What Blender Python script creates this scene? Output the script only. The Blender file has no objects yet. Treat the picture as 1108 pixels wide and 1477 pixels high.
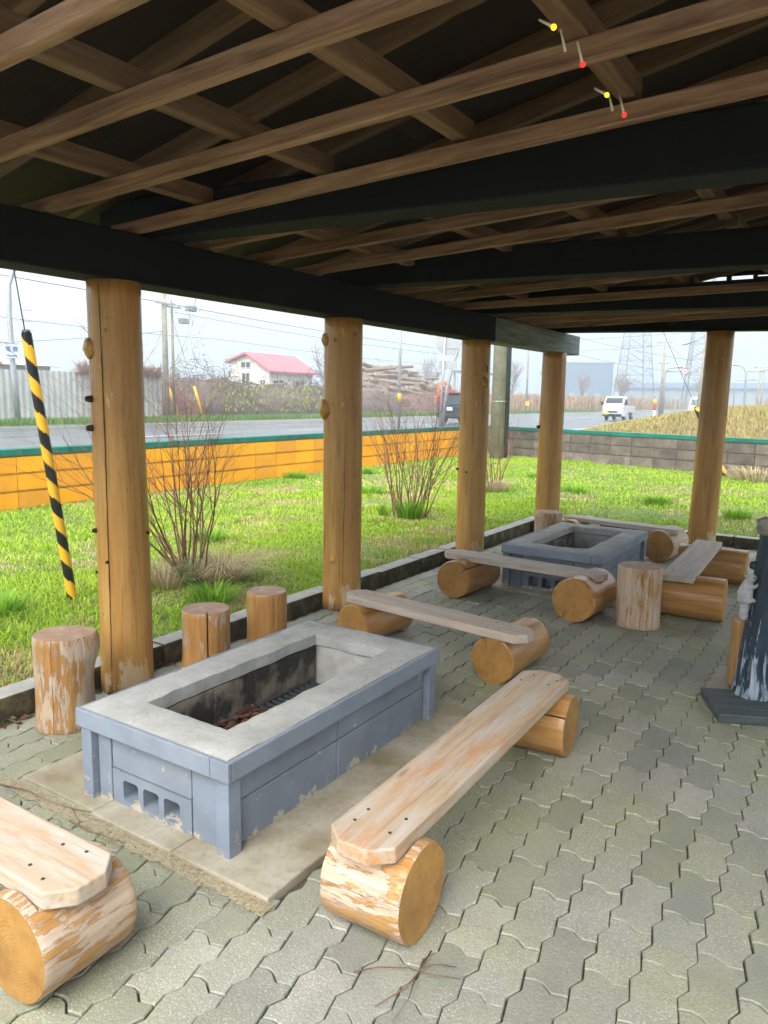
import bpy, bmesh, math, random
import numpy as np
from mathutils import Vector, Matrix, noise as mnoise
random.seed(7)
RNG = np.random.default_rng(7)
SC = bpy.context.scene
COL = SC.collection

# ------------------------------------------------------------------ camera, light, exposure
cam_data = bpy.data.cameras.new('camera')
cam = bpy.data.objects.new('camera', cam_data)
COL.objects.link(cam)
SC.camera = cam
FOCAL_PX, CX, CY = 1090.0, 554.0, 738.5
CAM_H = 1.41
_v1 = Vector((1267 - CX, 584 - CY, FOCAL_PX)).normalized()          # vanishing point of the post row (+Y)
_v2 = Vector((-1153 - CX, 545 - CY, FOCAL_PX)).normalized()         # vanishing point of the cross direction (-X)
_Y = _v1
_X = (-_v2 - _Y * (-_v2).dot(_Y)).normalized()
_Z = _X.cross(_Y)
RM = Matrix((_X, _Y, _Z))                                            # image axes -> world axes
_r, _d, _f = RM.col[0], RM.col[1], RM.col[2]
m3 = Matrix((_r, -_d, -_f)).transposed()
cam.matrix_world = Matrix.Translation((0, 0, CAM_H)) @ m3.to_4x4()
cam_data.sensor_fit = 'HORIZONTAL'
cam_data.sensor_width = 36.0
cam_data.lens = 36.0 * FOCAL_PX / 1108.0
cam_data.clip_start = 0.05
cam_data.clip_end = 2000.0

world = bpy.data.worlds.new('World')
SC.world = world
world.use_nodes = True
_nt = world.node_tree
_nt.nodes.clear()
SUN_EL, SUN_AZ = math.radians(46), math.radians(170)                 # azimuth measured from +Y towards +X
_sky = _nt.nodes.new('ShaderNodeTexSky')
_sky.sky_type = 'NISHITA'
_sky.sun_disc = False
_sky.sun_elevation = SUN_EL
_sky.sun_rotation = SUN_AZ
_sky.dust_density = 3.0
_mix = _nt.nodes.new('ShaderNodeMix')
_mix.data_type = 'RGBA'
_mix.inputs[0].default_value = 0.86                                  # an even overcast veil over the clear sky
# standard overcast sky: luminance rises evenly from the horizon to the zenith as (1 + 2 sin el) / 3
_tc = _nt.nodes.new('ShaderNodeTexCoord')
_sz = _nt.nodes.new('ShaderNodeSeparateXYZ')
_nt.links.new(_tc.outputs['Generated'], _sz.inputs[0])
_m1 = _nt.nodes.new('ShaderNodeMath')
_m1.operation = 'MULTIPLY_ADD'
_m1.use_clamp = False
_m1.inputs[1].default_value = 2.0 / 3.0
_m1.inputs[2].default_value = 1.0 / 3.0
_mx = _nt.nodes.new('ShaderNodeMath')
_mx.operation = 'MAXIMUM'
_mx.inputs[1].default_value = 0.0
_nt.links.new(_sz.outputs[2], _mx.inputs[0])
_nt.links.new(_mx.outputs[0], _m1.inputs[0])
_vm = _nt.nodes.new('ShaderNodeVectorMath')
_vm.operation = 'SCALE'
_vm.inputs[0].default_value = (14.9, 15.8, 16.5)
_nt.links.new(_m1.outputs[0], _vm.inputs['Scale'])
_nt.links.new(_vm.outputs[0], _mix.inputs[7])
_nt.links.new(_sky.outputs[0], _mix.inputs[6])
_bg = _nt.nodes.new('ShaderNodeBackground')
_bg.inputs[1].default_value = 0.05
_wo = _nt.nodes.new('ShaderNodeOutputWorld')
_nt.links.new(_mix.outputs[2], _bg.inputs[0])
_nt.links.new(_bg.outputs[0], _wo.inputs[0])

sun_data = bpy.data.lights.new('sun', 'SUN')
sun_data.energy = 1.5
sun_data.angle = math.radians(50)
sun_data.color = (1.0, 0.96, 0.9)
sun = bpy.data.objects.new('sun', sun_data)
COL.objects.link(sun)
_sd = Vector((math.sin(SUN_AZ) * math.cos(SUN_EL), math.cos(SUN_AZ) * math.cos(SUN_EL), math.sin(SUN_EL)))
sun.rotation_euler = (-_sd).to_track_quat('-Z', 'Y').to_euler()
sun.location = (-20, 8, 30)

SC.render.engine = 'CYCLES'
SC.view_settings.view_transform = 'Standard'
SC.view_settings.look = 'None'
SC.view_settings.exposure = 2.1
SC.view_settings.gamma = 1.0
SC.view_settings.use_curve_mapping = False
SC.cycles.use_denoising = True
SC.cycles.use_adaptive_sampling = True
SC.cycles.adaptive_threshold = 0.03
SC.cycles.use_light_tree = False
SC.cycles.max_bounces = 6
SC.cycles.diffuse_bounces = 4
SC.cycles.glossy_bounces = 2
SC.cycles.transmission_bounces = 2
SC.cycles.volume_bounces = 0
SC.cycles.transparent_max_bounces = 4
SC.cycles.caustics_reflective = False
SC.cycles.caustics_refractive = False


def ray(px, py):
    return RM @ Vector((px - CX, py - CY, FOCAL_PX))


def proj(p):
    c = RM.transposed() @ (Vector(p) - Vector((0, 0, CAM_H)))
    return (CX + FOCAL_PX * c.x / c.z, CY + FOCAL_PX * c.y / c.z, c.z)


# ------------------------------------------------------------------ node helpers
class NT:
    def __init__(self, name):
        self.mat = bpy.data.materials.new(name)
        self.mat.use_nodes = True
        self.t = self.mat.node_tree
        self.t.nodes.clear()
        self.out = self.t.nodes.new('ShaderNodeOutputMaterial')
        self._tc = None

    def n(self, typ, ins=None, **at):
        nd = self.t.nodes.new(typ)
        for k, v in at.items():
            setattr(nd, k, v)
        for k, v in (ins or {}).items():
            self.set(nd.inputs[k], v)
        return nd

    def set(self, sock, v):
        if isinstance(v, bpy.types.NodeSocket):
            self.t.links.new(v, sock)
        else:
            if isinstance(v, (tuple, list)) and len(v) == 3 and sock.type == 'RGBA':
                v = (*v, 1)
            sock.default_value = v

    def vec(self, kind='Object', scale=(1, 1, 1)):
        if kind == 'World':
            s = self.n('ShaderNodeNewGeometry').outputs['Position']
        else:
            if self._tc is None:
                self._tc = self.n('ShaderNodeTexCoord')
            s = self._tc.outputs[kind]
        if scale == (1, 1, 1):
            return s
        return self.n('ShaderNodeVectorMath', {0: s, 1: scale}, operation='MULTIPLY').outputs[0]

    def noise(self, vec, scale=5, detail=4, rough=0.55, dist=0.0):
        return self.n('ShaderNodeTexNoise', {'Vector': vec, 'Scale': scale, 'Detail': detail, 'Roughness': rough,
                                             'Distortion': dist}).outputs[0]

    def vor(self, vec, scale=5, feature='F1', out='Distance'):
        return self.n('ShaderNodeTexVoronoi', {'Vector': vec, 'Scale': scale}, feature=feature).outputs[out]

    def ramp(self, fac, stops, interp='LINEAR'):
        r = self.n('ShaderNodeValToRGB', {0: fac})
        r.color_ramp.interpolation = interp
        el = r.color_ramp.elements
        while len(el) < len(stops):
            el.new(0.5)
        for e, (p, c) in zip(el, stops):
            e.position = p
            e.color = (*c, 1) if not isinstance(c, (int, float)) else (c, c, c, 1)
        return r.outputs[0]

    def mix(self, fac, a, b, blend='MIX'):
        m = self.n('ShaderNodeMix', data_type='RGBA', blend_type=blend)
        self.set(m.inputs[0], fac)
        self.set(m.inputs[6], a)
        self.set(m.inputs[7], b)
        return m.outputs[2]

    def math(self, op, a, b=0.0, clamp=False):
        return self.n('ShaderNodeMath', {0: a, 1: b}, operation=op, use_clamp=clamp).outputs[0]

    def rand(self):
        return self.n('ShaderNodeObjectInfo').outputs['Random']

    def attr(self, name, typ='GEOMETRY', out='Fac'):
        a = self.n('ShaderNodeAttribute', attribute_name=name, attribute_type=typ)
        return a.outputs[out]

    def bump(self, h, strength=0.5, dist=0.01, normal=None):
        b = self.n('ShaderNodeBump', {'Height': h, 'Strength': strength, 'Distance': dist})
        if normal is not None:
            self.set(b.inputs['Normal'], normal)
        return b.outputs[0]

    def hsv(self, col, h=0.5, s=1.0, v=1.0):
        return self.n('ShaderNodeHueSaturation', {'Hue': h, 'Saturation': s, 'Value': v, 'Color': col}).outputs[0]

    def done(self, base, rough=0.7, normal=None, metal=0.0, spec=0.5, emis=None, estr=0.0, trans=None, coat=0.0):
        p = self.n('ShaderNodeBsdfPrincipled', {'Base Color': base, 'Roughness': rough, 'Metallic': metal,
                                                'Specular IOR Level': spec, 'Coat Weight': coat})
        if normal is not None:
            self.set(p.inputs['Normal'], normal)
        if emis is not None:
            self.set(p.inputs['Emission Color'], emis)
            p.inputs['Emission Strength'].default_value = estr
        s = p.outputs[0]
        if trans is not None:
            tr = self.n('ShaderNodeBsdfTranslucent', {'Color': base})
            mx = self.n('ShaderNodeMixShader', {0: trans, 1: s, 2: tr.outputs[0]})
            s = mx.outputs[0]
        self.t.links.new(s, self.out.inputs[0])
        return self.mat


M = {}


def simple(name, col, rough=0.6, metal=0.0, var=0.15, scale=6.0, bump=0.0, emis=0.0):
    n = NT(name)
    v = n.vec('Object')
    f = n.noise(v, scale, 5)
    dark = tuple(c * (1 - var) for c in col)
    lite = tuple(min(1, c * (1 + var)) for c in col)
    c = n.ramp(f, [(0.3, dark), (0.7, lite)])
    nm = n.bump(n.noise(v, scale * 8, 3), bump, 0.005) if bump else None
    M[name] = n.done(c, rough, nm, metal, emis=col if emis else None, estr=emis)
    return M[name]


# ------------------------------------------------------------------ materials
def make_materials():
    # varnished round timber, axis along local Z
    n = NT('varnished_post')
    v = n.vec('Object', (9, 9, 0.7))
    g = n.noise(v, 2.6, 6, 0.6, 0.4)
    g2 = n.noise(n.vec('Object', (30, 30, 1.6)), 2.0, 4)
    big = n.noise(n.vec('Object', (2.5, 2.5, 1.1)), 1.3, 3)
    c = n.ramp(g, [(0.25, (.34, .165, .042)), (0.5, (.50, .265, .07)), (0.75, (.62, .36, .12))])
    c = n.mix(n.ramp(big, [(0.4, 0.0), (0.75, 0.5)]), c, (.36, .175, .05))
    c = n.mix(n.ramp(g2, [(0.56, 0.0), (0.70, 0.5)]), c, (.24, .11, .03))
    sp_ = n.vor(n.vec('Object', (26, 26, 9)), 1.0)
    c = n.mix(n.ramp(sp_, [(0.05, 0.7), (0.10, 0.0)]), c, (.10, .05, .02))
    ck_ = n.noise(n.vec('Object', (34, 34, .55)), 1.6, 3, .5)
    c = n.mix(n.ramp(ck_, [(0.70, 0.0), (0.73, 0.8)]), c, (.12, .055, .02))
    pn = n.noise(n.vec('Object', (6, 6, 1.8)), 2.2, 6, 0.65)
    zz = n.n('ShaderNodeSeparateXYZ', {0: n.vec('Object')}).outputs[2]
    low = n.math('MULTIPLY', n.math('SUBTRACT', 0.26, zz, True), 0.75)
    pm = n.ramp(n.math('ADD', pn, low), [(0.66, 0.0), (0.69, 1.0)])
    c = n.mix(pm, c, (.62, .45, .27))
    tone = n.n('ShaderNodeObjectInfo').outputs['Random']
    c = n.hsv(c, 0.5, 1.0, n.n('ShaderNodeMapRange', {0: tone, 3: 0.9, 4: 1.1}).outputs[0])
    nm = n.bump(g2, 0.4, 0.004, n.bump(n.noise(n.vec('Object', (11, 11, 1.2)), 1.5, 3), 0.6, 0.02))
    M['post'] = n.done(c, n.ramp(g, [(0.3, 0.24), (0.7, 0.42)]), nm)

    # log sides, axis along local X; object property "peel" sets how much varnish has flaked off
    n = NT('log_side')
    v = n.vec('Object', (0.9, 10, 10))
    g = n.noise(v, 3.0, 6, 0.6, 0.3)
    c = n.ramp(g, [(0.3, (.33, .155, .045)), (0.5, (.46, .235, .075)), (0.72, (.58, .33, .13))])
    pn = n.noise(n.vec('Object', (4.5, 24, 24)), 2.2, 8, 0.72, 0.2)
    pb = n.noise(n.vec('Object', (2.5, 4, 4)), 2.0, 2)
    pk = n.math('ADD', n.math('MULTIPLY', pn, 0.75), n.math('MULTIPLY', pb, 0.45))
    th = n.math('SUBTRACT', pk, n.attr('peel', 'OBJECT'))
    pm = n.ramp(th, [(0.0, 0.0), (0.035, 0.9)])
    bare = n.ramp(n.noise(n.vec('Object', (1.0, 24, 24)), 3, 5), [(0.3, (.42, .30, .21)), (0.6, (.58, .46, .36)), (0.8, (.66, .58, .5))])
    c = n.mix(pm, c, bare)
    c = n.hsv(c, 0.5, 1.0, n.n('ShaderNodeMapRange', {0: n.rand(), 3: 0.85, 4: 1.12}).outputs[0])
    nm = n.bump(n.math('SUBTRACT', g, n.math('MULTIPLY', pm, 0.45)), 0.75, 0.005)
    M['log'] = n.done(c, n.math('ADD', 0.3, n.math('MULTIPLY', pm, 0.45)), nm)

    n = NT('log_end')
    s = n.n('ShaderNodeSeparateXYZ', {0: n.vec('Object')})
    w = n.noise(n.vec('Object'), 9, 3)
    yy = n.math('ADD', s.outputs[1], n.math('MULTIPLY', w, 0.03))
    zz = n.math('ADD', s.outputs[2], n.math('MULTIPLY', w, 0.02))
    r = n.math('SQRT', n.math('ADD', n.math('MULTIPLY', yy, yy), n.math('MULTIPLY', zz, zz)))
    ring = n.math('MULTIPLY_ADD', n.math('SINE', n.math('MULTIPLY', n.math('ADD', r, n.math('MULTIPLY', n.noise(n.vec('Object'), 22, 4), .02)), 700.0)), 0.5)
    hrt = n.noise(n.vec('Object'), 6, 5, .7)
    nz = n.noise(n.vec('Object'), 14, 6, 0.7)
    c = n.ramp(nz, [(0.25, (.30, .14, .03)), (0.5, (.50, .26, .06)), (0.75, (.62, .36, .11))])
    c = n.mix(n.math('MULTIPLY', n.math('ADD', ring, 0.5, True), n.ramp(w, [(.3, .15), (.7, .45)])), c, (.24, .11, .033))
    c = n.mix(n.ramp(hrt, [(.45, 0.0), (.7, .6)]), c, (.20, .095, .03))
    c = n.hsv(c, 0.5, 1.0, n.n('ShaderNodeMapRange', {0: n.rand(), 3: 0.8, 4: 1.1}).outputs[0])
    M['log_end'] = n.done(c, 0.5, n.bump(n.math('ADD', n.math('MULTIPLY', ring, .25), n.math('MULTIPLY', nz, 2)), 0.4, 0.003))

    # stool tops, greyer and worn
    n = NT('stool_top')
    s = n.n('ShaderNodeSeparateXYZ', {0: n.vec('Object')})
    w = n.noise(n.vec('Object'), 7, 3)
    yy = n.math('ADD', s.outputs[1], n.math('MULTIPLY', w, 0.03))
    r = n.math('SQRT', n.math('ADD', n.math('MULTIPLY', yy, yy), n.math('MULTIPLY', s.outputs[2], s.outputs[2])))
    ring = n.math('MULTIPLY_ADD', n.math('SINE', n.math('MULTIPLY', r, 520.0)), 0.5)
    nz = n.noise(n.vec('Object', (8, 8, 8)), 2.2, 7, 0.7)
    c = n.ramp(nz, [(0.3, (.30, .165, .085)), (0.55, (.42, .26, .16)), (0.72, (.60, .47, .36))])
    c = n.mix(n.math('MULTIPLY', n.math('ADD', ring, 0.5, True), 0.25), c, (.24, .13, .07))
    M['stool_top'] = n.done(c, 0.6, n.bump(nz, 0.4, 0.004))

    # weathered bench plank, grain along local X
    n = NT('weathered_plank')
    rnd = n.math('MULTIPLY', n.rand(), 17.0)
    off = n.n('ShaderNodeCombineXYZ', {0: rnd, 1: rnd})
    vv = n.n('ShaderNodeVectorMath', {0: n.vec('Object'), 1: off.outputs[0]}, operation='ADD').outputs[0]

    def sc(k):
        return n.n('ShaderNodeVectorMath', {0: vv, 1: k}, operation='MULTIPLY').outputs[0]
    g = n.noise(sc((1.3, 22, 12)), 2.2, 8, 0.65, 0.6)
    st = n.noise(sc((2.2, 6, 6)), 1.5, 4, 0.6)
    wt = n.noise(sc((1.6, 9, 9)), 1.9, 6, 0.7)
    c = n.ramp(g, [(0.25, (.27, .18, .115)), (0.45, (.45, .325, .21)), (0.8, (.57, .45, .32))])
    c = n.mix(n.ramp(st, [(0.50, 0.0), (0.68, 0.7)]), c, (.56, .25, .09))
    c = n.mix(n.ramp(wt, [(0.44, 0.0), (0.62, 0.7)]), c, (.53, .49, .45))
    gl = n.noise(sc((.9, 60, 30)), 2.0, 3, .5)
    c = n.mix(n.ramp(gl, [(0.60, 0.0), (0.72, 0.55)]), c, (.25, .18, .13))
    grey = n.attr('grey', 'OBJECT')
    c = n.mix(grey, c, n.ramp(g, [(0.25, (.36, .33, .31)), (0.7, (.60, .56, .52))]))
    kn = n.vor(sc((2.1, 7.5, 7.5)), 1.0)
    c = n.mix(n.ramp(kn, [(0.05, 0.85), (0.11, 0.0)]), c, (.30, .22, .17))
    nm = n.bump(g, 0.5, 0.004)
    M['plank'] = n.done(c, 0.72, nm)

    # blue-grey paint on concrete block, chipped
    def paint(name, col, chip=0.62, zr=0.06, zk=2.2, bare=(.50, .46, .38)):
        n = NT(name)
        w = n.vec('World')
        f = n.noise(w, 7, 5)
        c = n.ramp(f, [(0.3, tuple(x * .86 for x in col)), (0.7, tuple(x * 1.1 for x in col))])
        ch = n.noise(w, 16, 8, 0.72)
        zz = n.n('ShaderNodeSeparateXYZ', {0: w}).outputs[2]
        k = n.math('ADD', ch, n.math('MULTIPLY', n.math('SUBTRACT', zr, zz, True), zk))
        m = n.ramp(k, [(chip, 0.0), (chip + 0.03, 1.0)])
        c = n.mix(m, c, bare)
        fine = n.noise(w, 220, 3)
        c = n.mix(n.ramp(n.noise(w, 2.3, 4, .7), [(.5, 0.0), (.7, .3)]), c, (.34, .36, .38))
        pores = n.ramp(n.vor(w, 95), [(.06, 1.0), (.14, 0.0)])
        M[name] = n.done(c, 0.65, n.bump(n.math('SUBTRACT', n.math('ADD', fine, n.math('MULTIPLY', m, -1.0)), pores), 0.55, 0.004))
    paint('pit_paint', (.205, .245, .31), .625)
    paint('pit_leg', (.21, .255, .33), .66, .17, 1.1, (.42, .35, .31))
    paint('pit_trim', (.225, .265, .33), 0.66)

    # mortar cap
    n = NT('mortar_cap')
    w = n.vec('World')
    f = n.noise(w, 5, 7, 0.65)
    f2 = n.noise(w, 70, 4, 0.7)
    c = n.ramp(f, [(0.3, (.30, .30, .285)), (0.5, (.42, .42, .40)), (0.72, (.52, .52, .50))])
    c = n.mix(n.ramp(f2, [(0.35, 0.5), (0.5, 0.0)]), c, (.30, .29, .27))
    cr = n.vor(n.n('ShaderNodeVectorMath', {0: w, 1: n.n('ShaderNodeTexNoise', {'Vector': w, 'Scale': 2.0}).outputs[1]}, operation='ADD').outputs[0], 1.3, 'DISTANCE_TO_EDGE')
    c = n.mix(n.ramp(cr, [(0.0, 0.35), (0.004, 0.0)]), c, (.2, .19, .18))
    M['cap'] = n.done(c, 0.85, n.bump(n.math('ADD', f, n.math('MULTIPLY', f2, .3)), 0.6, 0.008))

    # soot-blackened block
    n = NT('sooty_block')
    w = n.vec('World')
    f = n.noise(w, 4.5, 5, 0.6)
    f2 = n.noise(w, 40, 6, 0.7)
    c = n.ramp(f2, [(0.3, (.20, .17, .13)), (0.7, (.33, .29, .23))])
    s = n.ramp(n.math('ADD', f, n.math('MULTIPLY', f2, 0.25)), [(0.55, 0.0), (0.68, 0.93)])
    c = n.mix(s, c, (.022, .022, .021))
    M['soot'] = n.done(c, 0.9, n.bump(f2, 0.6, 0.006))
    simple('pale_mortar', (.44, .43, .41), 0.9, 0, .25, 12, .5)
    simple('grate_iron', (.10, .11, .12), 0.55, 0.6, .4, 30, .3)
    simple('ash_floor', (.15, .14, .13), 0.95, 0, .35, 18, .5)

    # interlocking pavers: face attribute rnd gives each stone its own tone
    n = NT('concrete_paver')
    w = n.vec('World')
    rn = n.attr('rnd')
    c = n.ramp(rn, [(0.0, (.225, .232, .205)), (0.3, (.275, .28, .24)), (0.5, (.315, .317, .27)), (0.86, (.33, .328, .282)), (1.0, (.41, .405, .36))])
    f = n.noise(w, 9, 6, 0.62)
    c = n.mix(n.ramp(f, [(0.3, 0.55), (0.6, 0.0)]), c, n.mix(0.45, c, (.15, .15, .13)))
    moss = n.noise(w, 1.1, 4, 0.6)
    mm = n.math('MULTIPLY', n.ramp(moss, [(0.40, 0.0), (0.66, 0.75)]), n.ramp(n.noise(w, 26, 5, 0.7), [(0.3, 0.35), (0.62, 1.0)]))
    c = n.mix(mm, c, (.315, .335, .125))
    dk = n.noise(n.vec('World', (1.0, .45, 1)), 1.7, 5, .6)
    c = n.mix(n.ramp(dk, [(.5, 0.0), (.72, .5)]), c, (.16, .155, .125))
    st2 = n.noise(w, .7, 5, .65)
    c = n.mix(n.ramp(st2, [(.55, 0.0), (.7, .4)]), c, (.21, .225, .12))
    ed = n.attr('edge')
    agg = n.vor(w, 130, 'F1')
    aggn = n.noise(w, 6, 3)
    am = n.math('MULTIPLY', n.ramp(agg, [(0.18, 1.0), (0.32, 0.0)]), n.ramp(n.math('ADD', aggn, n.math('MULTIPLY', rn, .35)), [(0.5, 0.0), (0.8, 0.85)]))
    c = n.mix(am, c, (.55, .54, .49))
    fine = n.noise(w, 170, 3, 0.8)
    c = n.mix(n.ramp(fine, [(0.3, 0.45), (0.52, 0.0)]), c, (.09, .09, .075))
    c = n.mix(n.math('MULTIPLY', ed, n.ramp(n.noise(w, 11, 4), [(.45, 0.0), (.7, .3)])), c, (.46, .45, .40))
    M['paver'] = n.done(c, n.ramp(f, [(0.3, 0.55), (0.7, 0.8)]), n.bump(n.math('ADD', fine, n.math('MULTIPLY', agg, .8)), 0.5, 0.003))

    n = NT('bedding_sand')
    w = n.vec('World')
    f = n.noise(w, 60, 6, 0.75)
    f0 = n.noise(w, 3, 4)
    c = n.ramp(f, [(0.3, (.06, .052, .038)), (0.55, (.13, .11, .075)), (0.75, (.26, .23, .16))])
    c = n.mix(n.ramp(f0, [(0.45, 0.0), (0.65, 0.5)]), c, (.10, .11, .04))
    M['sand'] = n.done(c, 0.95, n.bump(f, 1.0, 0.012))

    n = NT('pale_sand')
    w = n.vec('World')
    f = n.noise(w, 90, 6, 0.75)
    c = n.ramp(f, [(0.3, (.26, .22, .13)), (0.5, (.46, .39, .25)), (0.7, (.60, .54, .40))])
    M['sand_pale'] = n.done(c, 0.95, n.bump(f, 1.0, 0.012))

    n = NT('stained_slab')
    w = n.vec('World')
    f = n.noise(w, 3.2, 6, 0.6)
    f2 = n.noise(w, 45, 5, 0.7)
    c = n.ramp(f, [(0.32, (.24, .185, .11)), (0.5, (.36, .325, .245)), (0.68, (.46, .44, .38))])
    c = n.mix(n.ramp(f2, [(0.3, 0.35), (0.5, 0.0)]), c, (.15, .12, .085))
    gm = n.noise(n.vec('World', (1.3, 1.3, 1)), 2.2, 3)
    c = n.mix(n.ramp(gm, [(0.55, 0.0), (0.75, 0.5)]), c, (.20, .20, .08))
    M['slab'] = n.done(c, 0.75, n.bump(n.math('ADD', f, n.math('MULTIPLY', f2, .4)), 0.4, 0.006))

    n = NT('mossy_kerb')
    w = n.vec('World')
    f = n.noise(w, 8, 6, 0.65)
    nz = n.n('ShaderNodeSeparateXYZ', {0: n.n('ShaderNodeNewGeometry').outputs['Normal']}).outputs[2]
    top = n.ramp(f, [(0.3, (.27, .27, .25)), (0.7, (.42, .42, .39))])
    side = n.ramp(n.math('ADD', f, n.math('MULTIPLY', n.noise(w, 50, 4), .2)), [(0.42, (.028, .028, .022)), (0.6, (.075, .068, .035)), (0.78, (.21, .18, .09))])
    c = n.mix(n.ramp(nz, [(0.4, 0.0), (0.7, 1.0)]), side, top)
    M['kerb'] = n.done(c, 0.9, n.bump(n.noise(w, 80, 5, .7), 0.6, 0.006))

    # roof timber; grain follows the longest local axis through the generated box
    def timber(name, a, b, d, rough=0.75):
        n = NT(name)
        v = n.vec('Object', (1.1, 16, 16))
        rnd = n.math('MULTIPLY', n.rand(), 31.0)
        vv = n.n('ShaderNodeVectorMath', {0: v, 1: n.n('ShaderNodeCombineXYZ', {0: rnd, 1: rnd}).outputs[0]}, operation='ADD').outputs[0]
        g = n.noise(vv, 2.4, 7, 0.65, 0.5)
        k = n.vor(n.n('ShaderNodeVectorMath', {0: vv, 1: (1.4, .35, .35)}, operation='MULTIPLY').outputs[0], 1.0)
        c = n.ramp(g, [(0.25, a), (0.5, b), (0.78, d)])
        c = n.mix(n.ramp(k, [(0.045, 0.85), (0.1, 0.0)]), c, tuple(x * .3 for x in a))
        c = n.hsv(c, 0.5, 1.0, n.n('ShaderNodeMapRange', {0: n.rand(), 3: 0.8, 4: 1.15}).outputs[0])
        M[name] = n.done(c, rough, n.bump(g, 0.5, 0.004), spec=.25)
    timber('joist', (.08, .04, .026), (.255, .15, .095), (.46, .31, .21))
    timber('rafter', (.10, .055, .03), (.18, .11, .06), (.28, .18, .11))
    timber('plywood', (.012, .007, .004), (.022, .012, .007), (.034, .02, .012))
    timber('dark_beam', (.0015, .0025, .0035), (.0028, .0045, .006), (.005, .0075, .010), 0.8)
    timber('beam_end', (.06, .075, .085), (.18, .21, .22), (.32, .35, .35), 0.7)

    # block walls
    def blockpaint(name, col, var, grooves=True, dirt=0.25):
        n = NT(name)
        w = n.vec('World')
        f = n.noise(w, 3.5, 5)
        c = n.ramp(f, [(0.3, tuple(x * (1 - var) for x in col)), (0.7, tuple(min(1, x * (1 + var)) for x in col))])
        c = n.hsv(c, 0.5, n.n('ShaderNodeMapRange', {0: n.rand(), 3: 0.98, 4: 1.04}).outputs[0], n.n('ShaderNodeMapRange', {0: n.rand(), 3: 0.8, 4: 1.1}).outputs[0])
        dr = n.noise(n.vec('World', (9, 9, 1.1)), 1.4, 5, .65)
        c = n.mix(n.ramp(dr, [(.55, 0.0), (.72, dirt)]), c, tuple(x * .6 for x in col))
        d = n.noise(w, 18, 6, .7)
        c = n.mix(n.ramp(d, [(0.62, 0.0), (0.8, dirt)]), c, tuple(x * .45 for x in col))
        M[name] = n.done(c, 0.65, n.bump(n.math('ADD', n.noise(w, 120, 3), n.noise(n.vec('World', (60, 60, 2)), 1.0, 2)), .5, .006))
    blockpaint('orange_block', (.97, .38, .003), .08, dirt=.2)
    blockpaint('yellow_joint', (.62, .42, .06), .25, dirt=.35)
    blockpaint('green_coping', (.0, .135, .10), .2, dirt=.15)
    n = NT('grey_block')
    w = n.vec('World')
    f = n.noise(w, 5, 6, .65)
    c = n.ramp(f, [(0.3, (.075, .06, .047)), (0.5, (.14, .115, .092)), (0.7, (.225, .19, .155))])
    c = n.hsv(c, 0.5, 1.0, n.n('ShaderNodeMapRange', {0: n.rand(), 3: 0.7, 4: 1.25}).outputs[0])
    sp = n.vor(w, 60)
    c = n.mix(n.math('MULTIPLY', n.ramp(sp, [(0.12, 1.0), (0.2, 0.0)]), n.ramp(n.noise(w, 3, 2), [(.5, 0.), (.65, .8)])), c, (.55, .53, .5))
    M['grey_block'] = n.done(c, 0.9, n.bump(n.noise(w, 90, 5, .7), .6, .006))
    simple('block_mortar', (.33, .31, .28), 0.95, 0, .25, 14, .4)
    simple('grey_render', (.32, .31, .29), 0.95, 0, .25, 8, .4)

    # vegetation: colour stored per blade
    n = NT('grass_blade')
    c = n.attr('col', out='Color')
    M['grass'] = n.done(c, 0.6, trans=0.35, spec=0.25)
    n = NT('lawn_soil')
    w = n.vec('World')
    f = n.noise(w, 6, 6, .65)
    c = n.ramp(f, [(0.3, (.06, .085, .018)), (0.5, (.11, .17, .03)), (0.75, (.24, .23, .085))])
    M['soil'] = n.done(c, 0.95, n.bump(n.noise(w, 40, 5, .7), .8, .02))
    n = NT('far_field')
    w = n.vec('World')
    f = n.noise(w, .15, 6, .65)
    c = n.ramp(f, [(0.3, (.13, .12, .05)), (0.5, (.22, .16, .08)), (0.7, (.28, .2, .10))])
    M['field'] = n.done(c, 0.95)
    n = NT('verge_green')
    w = n.vec('World')
    f = n.noise(w, 1.5, 6, .65)
    c = n.ramp(f, [(0.3, (.06, .12, .02)), (0.7, (.17, .24, .05))])
    M['verge'] = n.done(c, 0.95)
    n = NT('wet_asphalt')
    w = n.vec('World')
    f = n.noise(n.vec('World', (1.0, .08, 1)), 1.2, 5, .6)
    c = n.ramp(f, [(0.3, (.06, .062, .066)), (0.7, (.10, .10, .105))])
    M['asphalt'] = n.done(c, n.ramp(f, [(0.3, 0.22), (0.7, 0.42)]), n.bump(n.noise(w, 30, 3), .15, .01))
    simple('road_paint', (.75, .75, .72), .6, 0, .1, 3)

    simple('bark_stem', (.16, .085, .05), .8, 0, .35, 14, .4)
    simple('bark_stem_red', (.30, .14, .09), .75, 0, .3, 14, .4)
    simple('dark_bark', (.06, .045, .035), .85, 0, .35, 10, .5)
    simple('grey_twig', (.23, .17, .13), .9, 0, .3, 8)
    simple('brush_dark', (.12, .085, .065), .9, 0, .35, 6)
    simple('black_gloss', (.012, .013, .015), .28, 0, .3, 10)
    simple('tiger_yellow', (.78, .42, .025), .4, 0, .1, 8)
    simple('galvanised', (.40, .42, .43), .45, .5, .12, 10)
    simple('concrete_pole', (.30, .285, .22), .85, 0, .25, 4, .4)
    simple('dark_conduit', (.045, .055, .065), .4, 0, .2, 10)
    simple('cable', (.09, .10, .11), .6, 0, .1, 4)
    simple('knot', (.045, .026, .014), .85, 0, .4, 60, .6)
    simple('screw', (.07, .06, .055), .5, .6, .2, 40)
    simple('white_wall', (.66, .65, .60), .8, 0, .12, .5)
    simple('red_roof', (.40, .115, .135), .5, 0, .15, .6)
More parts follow.
